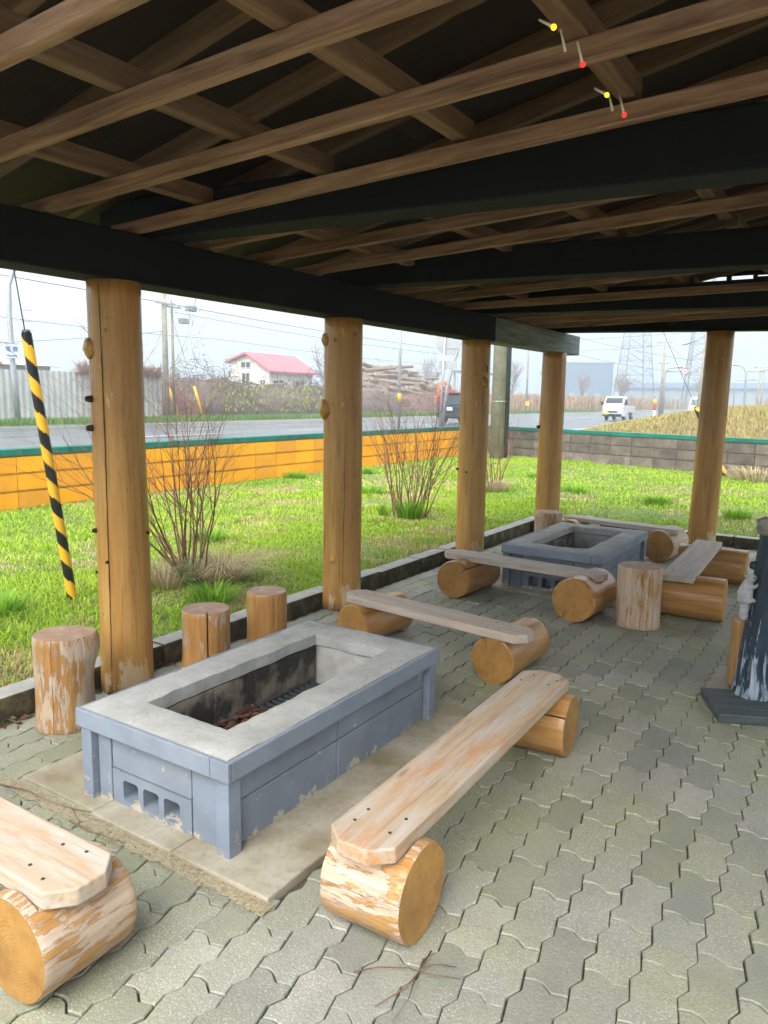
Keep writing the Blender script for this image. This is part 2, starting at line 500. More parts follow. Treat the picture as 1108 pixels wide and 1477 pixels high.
    simple('dark_window', (.05, .06, .065), .15, 0, .2, 3)
    simple('fence_sheet', (.50, .50, .48), .5, .2, .12, 1.2)
    simple('grey_sheet', (.26, .30, .33), .6, 0, .1, .2)
    simple('blue_shed', (.07, .13, .20), .6, 0, .08, .05)
    simple('pale_roof', (.36, .46, .48), .5, 0, .08, .3)
    simple('safety_yellow', (.80, .44, .01), .5, 0, .1, 3)
    simple('sign_white', (.78, .80, .80), .4, 0, .05, 3)
    simple('sign_blue', (.02, .12, .50), .4, 0, .05, 3)
    simple('sign_red', (.55, .02, .03), .4, 0, .05, 3)
    simple('sign_back', (.42, .44, .45), .4, .5, .1, 3)
    simple('truck_white', (.55, .57, .59), .25, 0, .05, 2)
    simple('car_dark', (.022, .035, .05), .2, .2, .1, 2)
    simple('car_glass', (.03, .045, .05), .08, 0, .1, 2)
    simple('tyre', (.02, .02, .021), .8, 0, .2, 8)
    simple('tail_red', (.42, .012, .025), .25, 0, .1, 6)
    simple('plate_yellow', (.75, .55, .03), .5, 0, .05, 6)
    simple('excavator_orange', (.72, .15, .012), .4, 0, .1, 2)
    simple('steel_tower', (.22, .26, .32), .5, .5, .1, .3)
    n = NT('cut_log_bark')
    v = n.vec('Object', (1, 5, 5))
    f = n.noise(v, 2.5, 6, .7)
    c = n.ramp(f, [(.3, (.16, .105, .075)), (.55, (.30, .22, .165)), (.75, (.42, .34, .27))])
    c = n.hsv(c, .5, 1, n.n('ShaderNodeMapRange', {0: n.rand(), 3: 0.65, 4: 1.3}).outputs[0])
    M['cut_bark'] = n.done(c, .9, n.bump(f, .5, .03))
    simple('cut_end', (.50, .30, .17), .8, 0, .25, 3)

    # carved trunk: navy stain worn through to pale bark in streaks
    n = NT('navy_trunk')
    v = n.vec('Object', (26, 26, 3.2))
    g = n.noise(v, 1.6, 7, .65, .6)
    c = n.ramp(n.noise(n.vec('Object', (16, 16, 3)), 2, 5), [(.3, (.006, .013, .022)), (.6, (.014, .036, .062)), (.8, (.04, .095, .155))])
    zz = n.n('ShaderNodeSeparateXYZ', {0: n.vec('Object')}).outputs[2]
    k = n.math('SUBTRACT', n.math('ADD', g, 0.06), n.math('MULTIPLY', zz, 0.34))
    c = n.mix(n.ramp(k, [(.50, 0.), (.545, 1.)]), c, n.ramp(g, [(.45, (.16, .24, .34)), (.72, (.50, .53, .57))]))
    M['navy_trunk'] = n.done(c, .55, n.bump(g, .8, .01))
    n = NT('navy_board')
    v = n.vec('Object', (2, 26, 26))
    g = n.noise(v, 2, 6, .65)
    c = n.ramp(g, [(.3, (.03, .04, .045)), (.6, (.075, .09, .095)), (.8, (.19, .21, .21))])
    M['navy_board'] = n.done(c, .65, n.bump(g, .6, .006))
    simple('stone_grey', (.42, .43, .45), .9, 0, .3, 40, .6)
    simple('burl_grey', (.28, .265, .25), .9, 0, .35, 20, .6)
    simple('glass_eye', (.015, .012, .012), .2, 0, .1, 5)
    simple('led_red', (1.0, .02, .02), .3, 0, 0, 3, 0, .55)
    simple('led_yellow', (1.0, .62, .02), .3, 0, 0, 3, 0, .5)
    simple('led_stem', (.75, .72, .66), .5, 0, .1, 8)
    n = NT('dead_leaf')
    c = n.attr('col', out='Color')
    M['leaf'] = n.done(c, .7, trans=.15)


make_materials()


# ------------------------------------------------------------------ geometry helpers
class MB:
    """collects faces of ONE mesh"""
    def __init__(self):
        self.v, self.f, self.m = [], [], []

    def add(self, verts, faces, mi=0):
        o = len(self.v)
        self.v += [tuple(p) for p in verts]
        self.f += [tuple(i + o for i in q) for q in faces]
        self.m += [mi] * len(faces)

    def box(self, c, s, rz=0.0, mi=0, mat=None):
        hx, hy, hz = s[0] / 2, s[1] / 2, s[2] / 2
        P = [Vector((sx * hx, sy * hy, sz * hz)) for sz in (-1, 1) for sy in (-1, 1) for sx in (-1, 1)]
        R = mat if mat is not None else Matrix.Rotation(rz, 3, 'Z')
        P = [R @ p + Vector(c) for p in P]
        self.add(P, [(0, 2, 3, 1), (4, 5, 7, 6), (0, 1, 5, 4), (2, 6, 7, 3), (0, 4, 6, 2), (1, 3, 7, 5)], mi)

    def tube(self, path, rad, n=8, cap=True, mi=0, capmi=None):
        path = [Vector(p) for p in path]
        k = len(path)
        if not hasattr(rad, '__len__'):
            rad = [rad] * k
        d0 = (path[1] - path[0]).normalized()
        up = Vector((0, 0, 1)) if abs(d0.z) < 0.9 else Vector((1, 0, 0))
        u = d0.cross(up).normalized()
        V = []
        for i, p in enumerate(path):
            d = (path[min(i + 1, k - 1)] - path[max(i - 1, 0)]).normalized()
            u = (u - d * u.dot(d)).normalized()
            w = d.cross(u)
            for j in range(n):
                a = 2 * math.pi * j / n
                V.append(p + (u * math.cos(a) + w * math.sin(a)) * rad[i])
        F = []
        for i in range(k - 1):
            for j in range(n):
                j2 = (j + 1) % n
                F.append((i * n + j, i * n + j2, (i + 1) * n + j2, (i + 1) * n + j))
        self.add(V, F, mi)
        if cap:
            o = len(self.v) - len(V)
            self.f += [tuple(o + j for j in reversed(range(n))), tuple(o + (k - 1) * n + j for j in range(n))]
            self.m += [mi if capmi is None else capmi] * 2

    def prism(self, poly, z0, z1, mi=0):
        n = len(poly)
        V = [(x, y, z0) for x, y in poly] + [(x, y, z1) for x, y in poly]
        F = [tuple(reversed(range(n))), tuple(range(n, 2 * n))]
        F += [(i, (i + 1) % n, n + (i + 1) % n, n + i) for i in range(n)]
        self.add(V, F, mi)

    def ball(self, c, r, seg=12, rings=8, mi=0, sc=(1, 1, 1), rot=None):
        V, F = [], []
        for i in range(rings + 1):
            t = math.pi * i / rings
            for j in range(seg):
                a = 2 * math.pi * j / seg
                p = Vector((math.sin(t) * math.cos(a) * sc[0], math.sin(t) * math.sin(a) * sc[1], math.cos(t) * sc[2])) * r
                if rot is not None:
                    p = rot @ p
                V.append(p + Vector(c))
        for i in range(rings):
            for j in range(seg):
                j2 = (j + 1) % seg
                F.append((i * seg + j, (i + 1) * seg + j, (i + 1) * seg + j2, i * seg + j2))
        self.add(V, F, mi)


def wloc(o):
    p = Vector((0, 0, 0))
    while o is not None:
        p += o.location
        o = o.parent
    return p


def mesh_from(name, mb, mats, smooth=False):
    me = bpy.data.meshes.new(name)
    me.from_pydata([tuple(v) for v in mb.v], [], mb.f)
    for m in (mats if isinstance(mats, (list, tuple)) else [mats]):
        me.materials.append(M[m] if isinstance(m, str) else m)
    if any(mb.m):
        me.polygons.foreach_set('material_index', mb.m)
    if smooth:
        me.polygons.foreach_set('use_smooth', [True] * len(me.polygons))
        if smooth == 'auto':
            me.set_sharp_from_angle(angle=math.radians(40))
    me.update()
    return me


def link(name, data, parent=None, loc=(0, 0, 0), rot=(0, 0, 0)):
    o = bpy.data.objects.new(name, data)
    COL.objects.link(o)
    o.parent = parent
    o.location = loc
    o.rotation_euler = rot
    return o


def bevel(o, w=0.004, seg=2):
    b = o.modifiers.new('bevel', 'BEVEL')
    b.width = w
    b.segments = seg
    b.limit_method = 'ANGLE'
    b.angle_limit = math.radians(35)
    return o


def obj(name, mb, mats, parent=None, smooth=False, bev=0.0):
    """world-space mesh -> one object whose origin sits at its own base (parents carry only translations)"""
    xs = np.array(mb.v)
    lo, hi = xs.min(0), xs.max(0)
    org = Vector(((lo[0] + hi[0]) / 2, (lo[1] + hi[1]) / 2, lo[2]))
    mb.v = (xs - np.array(org)).tolist()
    me = mesh_from(name, mb, mats, smooth)
    o = link(name, me, parent, org - wloc(parent))
    if bev:
        bevel(o, bev)
    return o


def tag(o, label=None, cat=None, group=None, kind=None):
    if label:
        o['label'] = label
    if cat:
        o['category'] = cat
    if group:
        o['group'] = group
    if kind:
        o['kind'] = kind
    return o


def thing(name, label, cat, loc, group=None):
    return tag(link(name, None, None, loc), label, cat, group)


def bar(name, p0, p1, w, h, mat, parent=None, bev=0.0, seg=1):
    """a timber along local X from p0 to p1 (bottom centre line), w wide, h high"""
    p0, p1 = Vector(p0), Vector(p1)
    L = (p1 - p0).length
    mb = MB()
    mb.box((L / 2, 0, h / 2), (L, w, h))
    me = mesh_from(name, mb, mat)
    d = (p1 - p0).normalized()
    side = Vector((0, 0, 1)).cross(d).normalized()
    up = d.cross(side)
    R = Matrix((d, side, up)).transposed()
    o = link(name, me, parent, p0 - wloc(parent), R.to_euler())
    if bev:
        bevel(o, bev, seg)
    return o


def wob(i, s=1.0):
    return mnoise.noise(Vector((i * 1.7, s * 3.1, 0.3)))


def vnoise(x, y, scale, seed=0):
    """vectorised value noise 0..1"""
    r = np.random.default_rng(seed)
    T = r.random((64, 64))
    x = x * scale
    y = y * scale
    xi, yi = np.floor(x).astype(int), np.floor(y).astype(int)
    fx, fy = x - xi, y - yi
    fx, fy = fx * fx * (3 - 2 * fx), fy * fy * (3 - 2 * fy)
    a = T[xi % 64, yi % 64]
    b = T[(xi + 1) % 64, yi % 64]
    c = T[xi % 64, (yi + 1) % 64]
    d = T[(xi + 1) % 64, (yi + 1) % 64]
    return (a * (1 - fx) + b * fx) * (1 - fy) + (c * (1 - fx) + d * fx) * fy


# ------------------------------------------------------------------ ground, road, verge
WALL_X = -8.46
FLOOR = (-3.045, 3.6, -2.2, 8.02)     # paved floor x0, x1, y0, y1


def sheet(name, x0, x1, y0, y1, z, mat, nx=1, ny=1, amp=0.0):
    mb = MB()
    for j in range(ny + 1):
        for i in range(nx + 1):
            x, y = x0 + (x1 - x0) * i / nx, y0 + (y1 - y0) * j / ny
            mb.v.append((x, y, z + (amp * mnoise.noise(Vector((x * .9, y * .9, 1))) if amp else 0)))
    for j in range(ny):
        for i in range(nx):
            a = j * (nx + 1) + i
            mb.f.append((a, a + 1, a + nx + 2, a + nx + 1))
            mb.m.append(0)
    return tag(obj(name, mb, mat, smooth=True), kind='structure')


sheet('ground', -420, 220, -120, 520, -0.14, 'field', 8, 8)
sheet('road', -29.2, -11.5, -110, 480, -0.02, 'asphalt', 2, 40)
sheet('grass_verge', -31.6, -29.2, -110, 480, 0.015, 'verge', 2, 120, .04)
LINE_ROWS = [(-28.6, 0), (-12.3, 0)]
for lx, _ in LINE_ROWS:
    sheet('road_edge_line', lx - .08, lx + .08, -100, 400, -0.012, 'road_paint')
for k in range(22):
    y = 6 + k * 9
    o = sheet('road_centre_line', -20.3, -20.16, y, y + 5, -0.012, 'road_paint')
sheet('lawn', -8.4, -3.17, -8, 17.9, 0.03, 'soil', 26, 100, .03)
sheet('lawn', -3.17, 14, 8.14, 19.5, 0.026, 'soil', 60, 44, .03)
sheet('roadside_ground', -11.5, -8.55, -60, 300, -0.01, 'grey_render', 2, 30)
# kerb round the paved floor
kerb = tag(link('kerb', None, None, (-3.1, 3, 0)), kind='structure')
y = -2.2
rk = random.Random(3)
while y < 8.0:
    L = min(rk.choice([.6, .6, .45, .75]), 8.02 - y)
    mb = MB()
    dz = rk.uniform(-.006, .006)
    mb.box((-3.108 + rk.uniform(-.004, .004), y + L / 2, 0.02 + dz / 2), (0.126, L - .008, 0.16 + dz), rk.uniform(-.006, .006))
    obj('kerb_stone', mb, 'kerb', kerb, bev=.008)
    y += L
x = -3.17
while x < 3.6:
    L = min(rk.choice([.6, .6, .75]), 3.62 - x)
    if L < .05:
        break
    mb = MB()
    dz = rk.uniform(-.006, .006)
    mb.box((x + L / 2, 8.085 + rk.uniform(-.004, .004), 0.02 + dz / 2), (L - .008, .126, .16 + dz), rk.uniform(-.006, .006))
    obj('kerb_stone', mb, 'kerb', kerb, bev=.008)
    x += L

# ------------------------------------------------------------------ paved floor
floor = tag(link('pavement', None, None, (0, 3, 0)), kind='structure')
mb = MB()
mb.box((0.28, 2.9, -0.06), (6.65, 10.2, 0.09))
obj('bedding', mb, 'sand', floor)
PADS = [(-2.54, 1.45, -1.29, 2.96), (-2.56, 5.08, -1.27, 6.62)]
PW, PL = 0.1137, 0.2256
GAP = 0.0035
# outline of one stone around its centre; neighbours share the same zigzag
side = [(0, 0), (.009, -.037), (-.0085, -.077), (.009, -.150), (-.0085, -.190), (0, -PL)]
endl = [(0, 0), (.028, .009), (.046, .007), (.074, -.012), (PW, 0)]
outl = [(x, y) for x, y in side] + [(x, y - PL) for x, y in endl[1:-1]] + [(x + PW, y) for x, y in reversed(side)] + [(x, y) for x, y in reversed(endl[1:-1])]
_cx, _cy = PW / 2, -PL / 2
outl = [(x - _cx, y - _cy) for x, y in outl]


def inset(poly, d):
    n = len(poly)
    out = []
    for i in range(n):
        p0, p1, p2 = Vector(poly[i - 1]), Vector(poly[i]), Vector(poly[(i + 1) % n])
        e1, e2 = (p1 - p0).normalized(), (p2 - p1).normalized()
        n1, n2 = Vector((-e1.y, e1.x)), Vector((-e2.y, e2.x))
        b = (n1 + n2)
        b = b / max(0.5, b.length_squared / 2)
        out.append(tuple(p1 + b * d))
    return out


o1, o2 = inset(outl, GAP / 2 + .0022), inset(outl, GAP / 2)
NO = len(outl)
PV = [(x, y, 0.0) for x, y in o1] + [(x, y, -.0032) for x, y in o2] + [(x, y, -.03) for x, y in o2]
PF = [tuple(range(NO))] + [(NO + i, NO + (i + 1) % NO, (i + 1) % NO, i) for i in range(NO)] + \
     [(2 * NO + i, 2 * NO + (i + 1) % NO, NO + (i + 1) % NO, NO + i) for i in range(NO)]
stones = []
X0, Y0 = -0.601 - 60 * PW + _cx, 2.505 - 40 * PL + _cy
for i in range(100):
    x = X0 + i * PW
    if x < -3.045 + .03 or x > 2.2:
        continue
    for j in range(80):
        y = Y0 + j * PL + (PL / 2 if i % 2 else 0) + (0 if i % 2 else 0)
        if y < -1.2 or y > 7.98:
            continue
        if any(a + .02 < x < c - .01 and b + .05 < y < d - .05 for a, b, c, d in PADS):
            continue
        px, py, dep = proj((x, y, 0))
        vis = dep > .2 and -60 < px < 1168 and -60 < py < 1560
        stones.append((dep if vis else 99 + random.random(), x, y))
stones.sort()


def paver_mesh(rnd, jx=0, name='paver'):
    me = bpy.data.meshes.new(name)
    me.from_pydata(PV, [], PF)
    me.materials.append(M['paver'])
    a = me.attributes.new('rnd', 'FLOAT', 'FACE')
    a.data.foreach_set('value', [rnd] * len(PF))
    e = me.attributes.new('edge', 'FLOAT', 'FACE')
    e.data.foreach_set('value', [0.0] + [1.0] * NO + [0.0] * NO)
    return me


variants = [paver_mesh((k + .5) / 16) for k in range(16)]
rp = random.Random(11)
for dep, x, y in stones[:300]:
    o = link('paver', rp.choice(variants), floor, Vector((x + rp.uniform(-.001, .001), y + rp.uniform(-.0015, .0015), rp.uniform(-.0035, .0015))) - wloc(floor),
             (rp.uniform(-.010, .010), rp.uniform(-.014, .014), rp.uniform(-.012, .012)))
vs, fs, rn, ed = [], [], [], []
pv = np.array(PV)
allv = []
for k, (dep, x, y) in enumerate(stones[300:]):
    t = rp.random()
    tz = rp.uniform(-.0035, .0015) + pv[:, 0] * rp.uniform(-.012, .012) + pv[:, 1] * rp.uniform(-.010, .010)
    q = pv.copy()
    q[:, 0] += x
    q[:, 1] += y
    q[:, 2] += tz
    o = k * len(PV)
    allv.append(q)
    fs += [tuple(a + o for a in f) for f in PF]
    rn += [t] * len(PF)
    ed += [0.0] + [1.0] * NO + [0.0] * NO
allv = np.concatenate(allv) - np.array(wloc(floor))
me = bpy.data.meshes.new('paver_field')
me.from_pydata(allv.tolist(), [], fs)
me.materials.append(M['paver'])
me.attributes.new('rnd', 'FLOAT', 'FACE').data.foreach_set('value', rn)
me.attributes.new('edge', 'FLOAT', 'FACE').data.foreach_set('value', ed)
tag(link('paver_field', me, floor), kind='stuff')


def slab(x0, y0, x1, y1, z, rot=0.0):
    mb = MB()
    mb.box(((x0 + x1) / 2, (y0 + y1) / 2, z / 2 - .012), (x1 - x0 - .006, y1 - y0 - .006, z + .03), rot)
    obj('concrete_slab', mb, 'slab', floor, bev=.005)


slab(-2.52, 1.47, -2.10, 2.96, .006)
slab(-2.10, 1.455, -1.70, 2.96, .010)
slab(-1.70, 1.45, -1.30, 2.96, .013)
slab(-2.55, 5.10, -1.92, 6.6, .008)
slab(-1.92, 5.10, -1.29, 6.6, .011)

# ------------------------------------------------------------------ pavilion
pav = thing('pavilion', 'open timber pavilion with varnished log posts and a dark beamed roof over the paved floor', 'pavilion', (-2.935, 4.04, 0))


def post(x, y, r, h, seed, knots=(), lean=(0, 0), crack=None):
    rr = random.Random(seed)
    n, rings = 40, 26
    mb = MB()
    V, F = [], []
    for i in range(rings + 1):
        z = h * i / rings
        rad = r * (1.03 - .05 * i / rings)
        for j in range(n):
            a = 2 * math.pi * j / n
            w = 1 + .03 * mnoise.noise(Vector((math.cos(a) * 1.6 + seed, math.sin(a) * 1.6, z * 1.3))) + .012 * mnoise.noise(Vector((math.cos(a) * 6 + seed, math.sin(a) * 6, z * .7)))
            w += .02 * mnoise.noise(Vector((math.cos(a) * 3 + seed, math.sin(a) * 3, z * 3.5)))
            V.append((rad * w * math.cos(a) + lean[0] * z, rad * w * math.sin(a) + lean[1] * z, z))
    for i in range(rings):
        for j in range(n):
            j2 = (j + 1) % n
            F.append((i * n + j, i * n + j2, (i + 1) * n + j2, (i + 1) * n + j))
    F.append(tuple(reversed(range(n))))
    F.append(tuple(rings * n + j for j in range(n)))
    mb.add(V, F)
    me = mesh_from('post', mb, 'post', True)
    o = link('post', me, pav, Vector((x, y, 0)) - wloc(pav))
    va = math.atan2(-y, -x)                      # direction towards the camera
    for (da, z, kind, s) in knots:
        a = va + da
        c = Vector((math.cos(a) * r * .985 + lean[0] * z, math.sin(a) * r * .985 + lean[1] * z, z))
        d = Vector((math.cos(a), math.sin(a), 0))
        kb = MB()
        if kind == 'stub':                        # sawn-off branch end, painted like the post
            kb.tube([c - d * s * 1.2 + Vector((0, 0, -s * .9)), c - d * s * .3 + Vector((0, 0, -s * .3)), c + d * s * .3 + Vector((0, 0, -s * .05)), c + d * s * .7 + Vector((0, 0, s * .12)), c + d * s * .82 + Vector((0, 0, s * .16)), c + d * s * .84 + Vector((0, 0, s * .16))], [s * 2.5, s * 2.1, s * 1.65, s * 1.35, s * 1.2, s * .7], 18)
            kk = link('branch_stub', mesh_from('branch_stub', kb, 'post', True), o)
        elif kind == 'peg':                       # dark dead stub
            kb.tube([c - d * .01, c + d * s * .7, c + d * s * 1.2], [s * .75, s * .6, s * .45], 9)
            kk = link('branch_stub', mesh_from('branch_stub', kb, 'knot', True), o)
        else:                                     # dark knot hole: shallow ring
            t = Vector((-d.y, d.x, 0))
            pts = []
            for q in range(12):
                b = 2 * math.pi * q / 12
                pts.append((t * math.cos(b) * .8 + Vector((0, 0, 1)) * math.sin(b)) * s * (1 + .25 * wob(q, seed + z)))
            kb.add([c + d * .004 + p for p in pts] + [c - d * .012 + p * .5 for p in pts],
                   [(q, (q + 1) % 12, 12 + (q + 1) % 12, 12 + q) for q in range(12)] + [tuple(12 + q for q in range(12))])
            kk = link('knot', mesh_from('knot', kb, 'knot', True), o)
    if crack:
        a0, z0, z1, wd = crack
        kb = MB()
        L, Rr = [], []
        K = 40
        for q in range(K + 1):
            z = z0 + (z1 - z0) * q / K
            a = va + a0 + .09 * math.sin(z * 1.3) + .02 * wob(q, 2)
            ww = wd * (0.35 + .65 * math.sin(math.pi * q / K)) * (1 + .5 * wob(q, 5))
            for lst, s in ((L, -1), (Rr, 1)):
                b = a + s * ww / r
                rq = r * (1.03 - .05 * z / h) * 1.012
                lst.append((math.cos(b) * rq, math.sin(b) * rq, z))
        kb.add(L + Rr, [(q, K + 1 + q, K + 2 + q, q + 1) for q in range(K)])
        link('crack', mesh_from('crack', kb, 'knot'), o)
    return o


PX = -2.935
TOPZ = 1.9
post(PX, 2.28, .118, TOPZ, 1, [(-1.32, 1.62, 'stub', .022), (-1.2, 1.38, 'peg', .024), (-1.22, 1.25, 'peg', .024), (-1.25, .78, 'peg', .018),
                               (-.62, .64, 'peg', .012), (.15, 1.22, 'hole', .012), (.05, .8, 'hole', .016), (-.05, .9, 'hole', .006), (.1, .5, 'hole', .005),
                               (-.3, 1.68, 'hole', .008), (1.2, .76, 'peg', .012), (.9, .3, 'hole', .006), (-1.35, .58, 'peg', .010), (.35, 1.02, 'hole', .005)],
     crack=(-.62, .02, 1.88, .003))
post(PX, 4.04, .126, TOPZ, 2, [(-1.25, 1.78, 'stub', .02), (-1.35, 1.35, 'stub', .032), (.25, 1.32, 'hole', .02), (-.55, 1.36, 'hole', .008), (.45, .38, 'hole', .026),
                               (-.5, .35, 'stub', .012), (.6, 1.8, 'hole', .014), (-.4, 1.76, 'hole', .012), (0, .62, 'hole', .006), (-.05, .98, 'hole', .006), (.7, .9, 'hole', .005)],
     crack=(.02, .1, 1.2, .0016))
post(PX, 5.97, .125, TOPZ, 3, [(.75, 1.66, 'hole', .03), (.05, 1.62, 'hole', .018), (.75, 1.56, 'stub', .02), (-1.3, .8, 'peg', .018), (-.4, .78, 'peg', .014), (.1, .8, 'hole', .018), (0, .45, 'hole', .012)],
     crack=(.5, .3, 1.85, .0014))
post(PX, 7.85, .128, TOPZ, 4, [(-1.2, 1.12, 'peg', .03), (1.25, .9, 'hole', .02), (1.2, 1.3, 'hole', .016), (-.3, 1.5, 'hole', .012)], crack=(1.15, .2, 1.7, .005))
post(-1.335, 7.85, .125, 2.07, 5, [(1.1, 1.3, 'hole', .014), (.4, .5, 'hole', .012), (.8, 1.0, 'hole', .008), (-.5, 1.2, 'hole', .006)], lean=(.012, 0), crack=(.35, .7, 1.1, .003))
post(PX, .62, .122, TOPZ, 6)
for yy_ in (.62, 2.28, 4.04, 5.97, 7.85):
    post(1.335, yy_, .122, TOPZ, 8 + yy_)

BZ0, BZ1 = 1.90, 2.11
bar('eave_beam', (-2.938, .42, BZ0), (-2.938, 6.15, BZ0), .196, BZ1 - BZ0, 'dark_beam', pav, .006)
bar('eave_beam', (-2.938, 6.158, BZ0), (-2.938, 8.37, BZ0), .19, BZ1 - BZ0 - .004, 'beam_end', pav, .006)
bar('eave_beam', (1.335, .42, BZ0), (1.335, 8.37, BZ0), .196, BZ1 - BZ0, 'dark_beam', pav, .006)
CB = [.60, 2.50, 4.16, 5.95, 7.86]
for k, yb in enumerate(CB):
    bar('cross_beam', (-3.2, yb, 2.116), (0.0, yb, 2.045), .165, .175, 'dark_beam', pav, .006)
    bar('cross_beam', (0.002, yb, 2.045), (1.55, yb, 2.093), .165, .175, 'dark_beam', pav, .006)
JY = [1.115, 1.475, 1.93, 2.365, 2.80, 3.22, 3.66, 4.60, 5.12, 5.60, 6.45, 6.95, 7.42]
rj = random.Random(5)
for yj in JY:
    s = (.012 if 5.5 < yj < 5.7 else .047 if yj < 5.5 else .02) + rj.uniform(-.004, .004)
    bar('joist', (-3.02, yj, 2.112), (.02, yj + rj.uniform(-.02, .01), 2.112 + 3.04 * s), .040, .053, 'joist', pav, .003)
    bar('joist', (.025, yj, 2.112 + 3.0 * s), (1.5, yj, 2.18), .040, .053, 'joist', pav, .003)
# purlins between the cross beams, resting on the joists
bays = [(.69, 2.41), (2.59, 4.07), (4.25, 5.86), (6.04, 7.77)]
for y0, y1 in bays:
    for xp in (-2.46, -1.825, -1.245, -.70, 0.0, .7, 1.25):
        zb = 2.112 + .047 * (3.02 - abs(xp)) + .059
        wq = .058 if xp < -.6 else .05
        bar('purlin', (xp, y0, zb), (xp, y1, zb), wq, .068, 'rafter', pav, .003)
# roof deck and rafters, 0.2 pitch
RS = .2


def deck_z(x):
    return 2.402 + RS * (2.43 - abs(x))


for k in range(20):
    yr = .24 + k * .455 - .3
    if yr < .5 or yr > 8.03:
        continue
    for s, xe in ((-1, 3.62), (1, 1.85)):
        bar('rafter', (s * xe, yr, deck_z(xe) - .075), (s * .03, yr, deck_z(.03) - .075), .042, .072, 'rafter', pav)
yb = .46
while yb < 8.0:
    ye = min(yb + .91, 8.06)
    for s in (-1, 1):
        for xa, xb in ((.0, 1.82), (1.823, 3.66 if s < 0 else 1.9)):
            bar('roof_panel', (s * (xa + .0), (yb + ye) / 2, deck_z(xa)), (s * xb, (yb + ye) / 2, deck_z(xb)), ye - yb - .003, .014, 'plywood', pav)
    yb = ye
# gable boards above the end beam, with a slit of daylight left under the deck
GB = [(-3.3, -1.602, 2.22, None), (-1.6, -1.32, 2.22, 2.552), (-1.6, -1.32, 2.586, None), (-1.318, -1.272, 2.22, None), (-1.27, -1.09, 2.22, 2.553), (-1.27, -1.09, 2.586, None),
      (-1.088, -1.05, 2.22, None), (-1.048, -.9, 2.22, 2.57), (-1.048, -.9, 2.582, None), (-.898, 0, 2.22, None), (.002, 1.6, 2.22, None)]
for (xa, xb, z0, z1) in GB:
    mb = MB()
    yq0, yq1 = 7.955, 7.975
    q = [(xa, z0), (xb, z0), (xb, z1 or deck_z(xb) - .003), (xa, z1 or deck_z(xa) - .003)]
    mb.add([(a, yq0, b) for a, b in q] + [(a, yq1, b) for a, b in q], [(0, 1, 2, 3), (7, 6, 5, 4), (0, 4, 5, 1), (1, 5, 6, 2), (2, 6, 7, 3), (3, 7, 4, 0)])
    obj('gable_board', mb, 'plywood', pav)


# ------------------------------------------------------------------ fire pits
def hole_block(cx, y0, z0, W, H, D, holes, parent):
    """hollow block lying on its side: rounded openings in the front face (facing -Y)"""
    mb = MB()
    WB, W = W, .303
    cellw = W / len(holes)
    hw, hh, rc = .038, .037, .012

    def rr(cxh, czh):
        pts = []
        for (sx, sz, a0) in ((1, 1, 0), (-1, 1, 90), (-1, -1, 180), (1, -1, 270)):
            for q in range(4):
                a = math.radians(a0 + q * 30)
                pts.append((cxh + sx * (hw - rc) + rc * math.cos(a), czh + sz * (hh - rc) + rc * math.sin(a)))
        return pts
    for k, hz in enumerate(holes):
        xa, xb = cx - W / 2 + k * cellw, cx - W / 2 + (k + 1) * cellw
        xm, zm = (xa + xb) / 2, z0 + hz
        inner = rr(xm, zm)
        outer = []
        for (x, z) in inner:
            dx, dz = x - xm, z - zm
            t = min((cellw / 2) / max(abs(dx), 1e-6), ((z0 + H - zm) if dz > 0 else (zm - z0)) / max(abs(dz), 1e-6))
            outer.append((xm + dx * t, zm + dz * t))
        n = len(inner)
        V = [(x, y0, z) for x, z in outer] + [(x, y0, z) for x, z in inner] + [(x, y0 + D - .02, z) for x, z in inner]
        F = [(i, (i + 1) % n, n + (i + 1) % n, n + i) for i in range(n)] + [(n + i, n + (i + 1) % n, 2 * n + (i + 1) % n, 2 * n + i) for i in range(n)]
        F.append(tuple(2 * n + i for i in range(n)))
        mb.add(V, F)
        # corner fillers of the cell
        for (x, z) in ((xa, z0), (xb, z0), (xb, z0 + H), (xa, z0 + H)):
            i = min(range(n), key=lambda q: (outer[q][0] - x) ** 2 + (outer[q][1] - z) ** 2)
            a, b = outer[i - 1], outer[(i + 1) % n]
            c = outer[i]
            for nb in (a, b):
                if abs(nb[0] - c[0]) > 1e-6 and abs(nb[1] - c[1]) > 1e-6:
                    mb.add([(c[0], y0, c[1]), (nb[0], y0, nb[1]), (x, y0, z)], [(0, 1, 2)])
    mb.box((cx, y0 + D / 2 + .004, z0 + H - .006), (W, D - .004, .012))
    mb.box((cx, y0 + D / 2 + .004, z0 + .006), (W, D - .004, .012))
    for sx in (-1, 1):
        mb.box((cx + sx * (W / 2 + (WB - W) / 4), y0 + D / 2, z0 + H / 2), ((WB - W) / 2 - .0005, D, H))
    return obj('hollow_block', mb, 'pit_paint', parent)


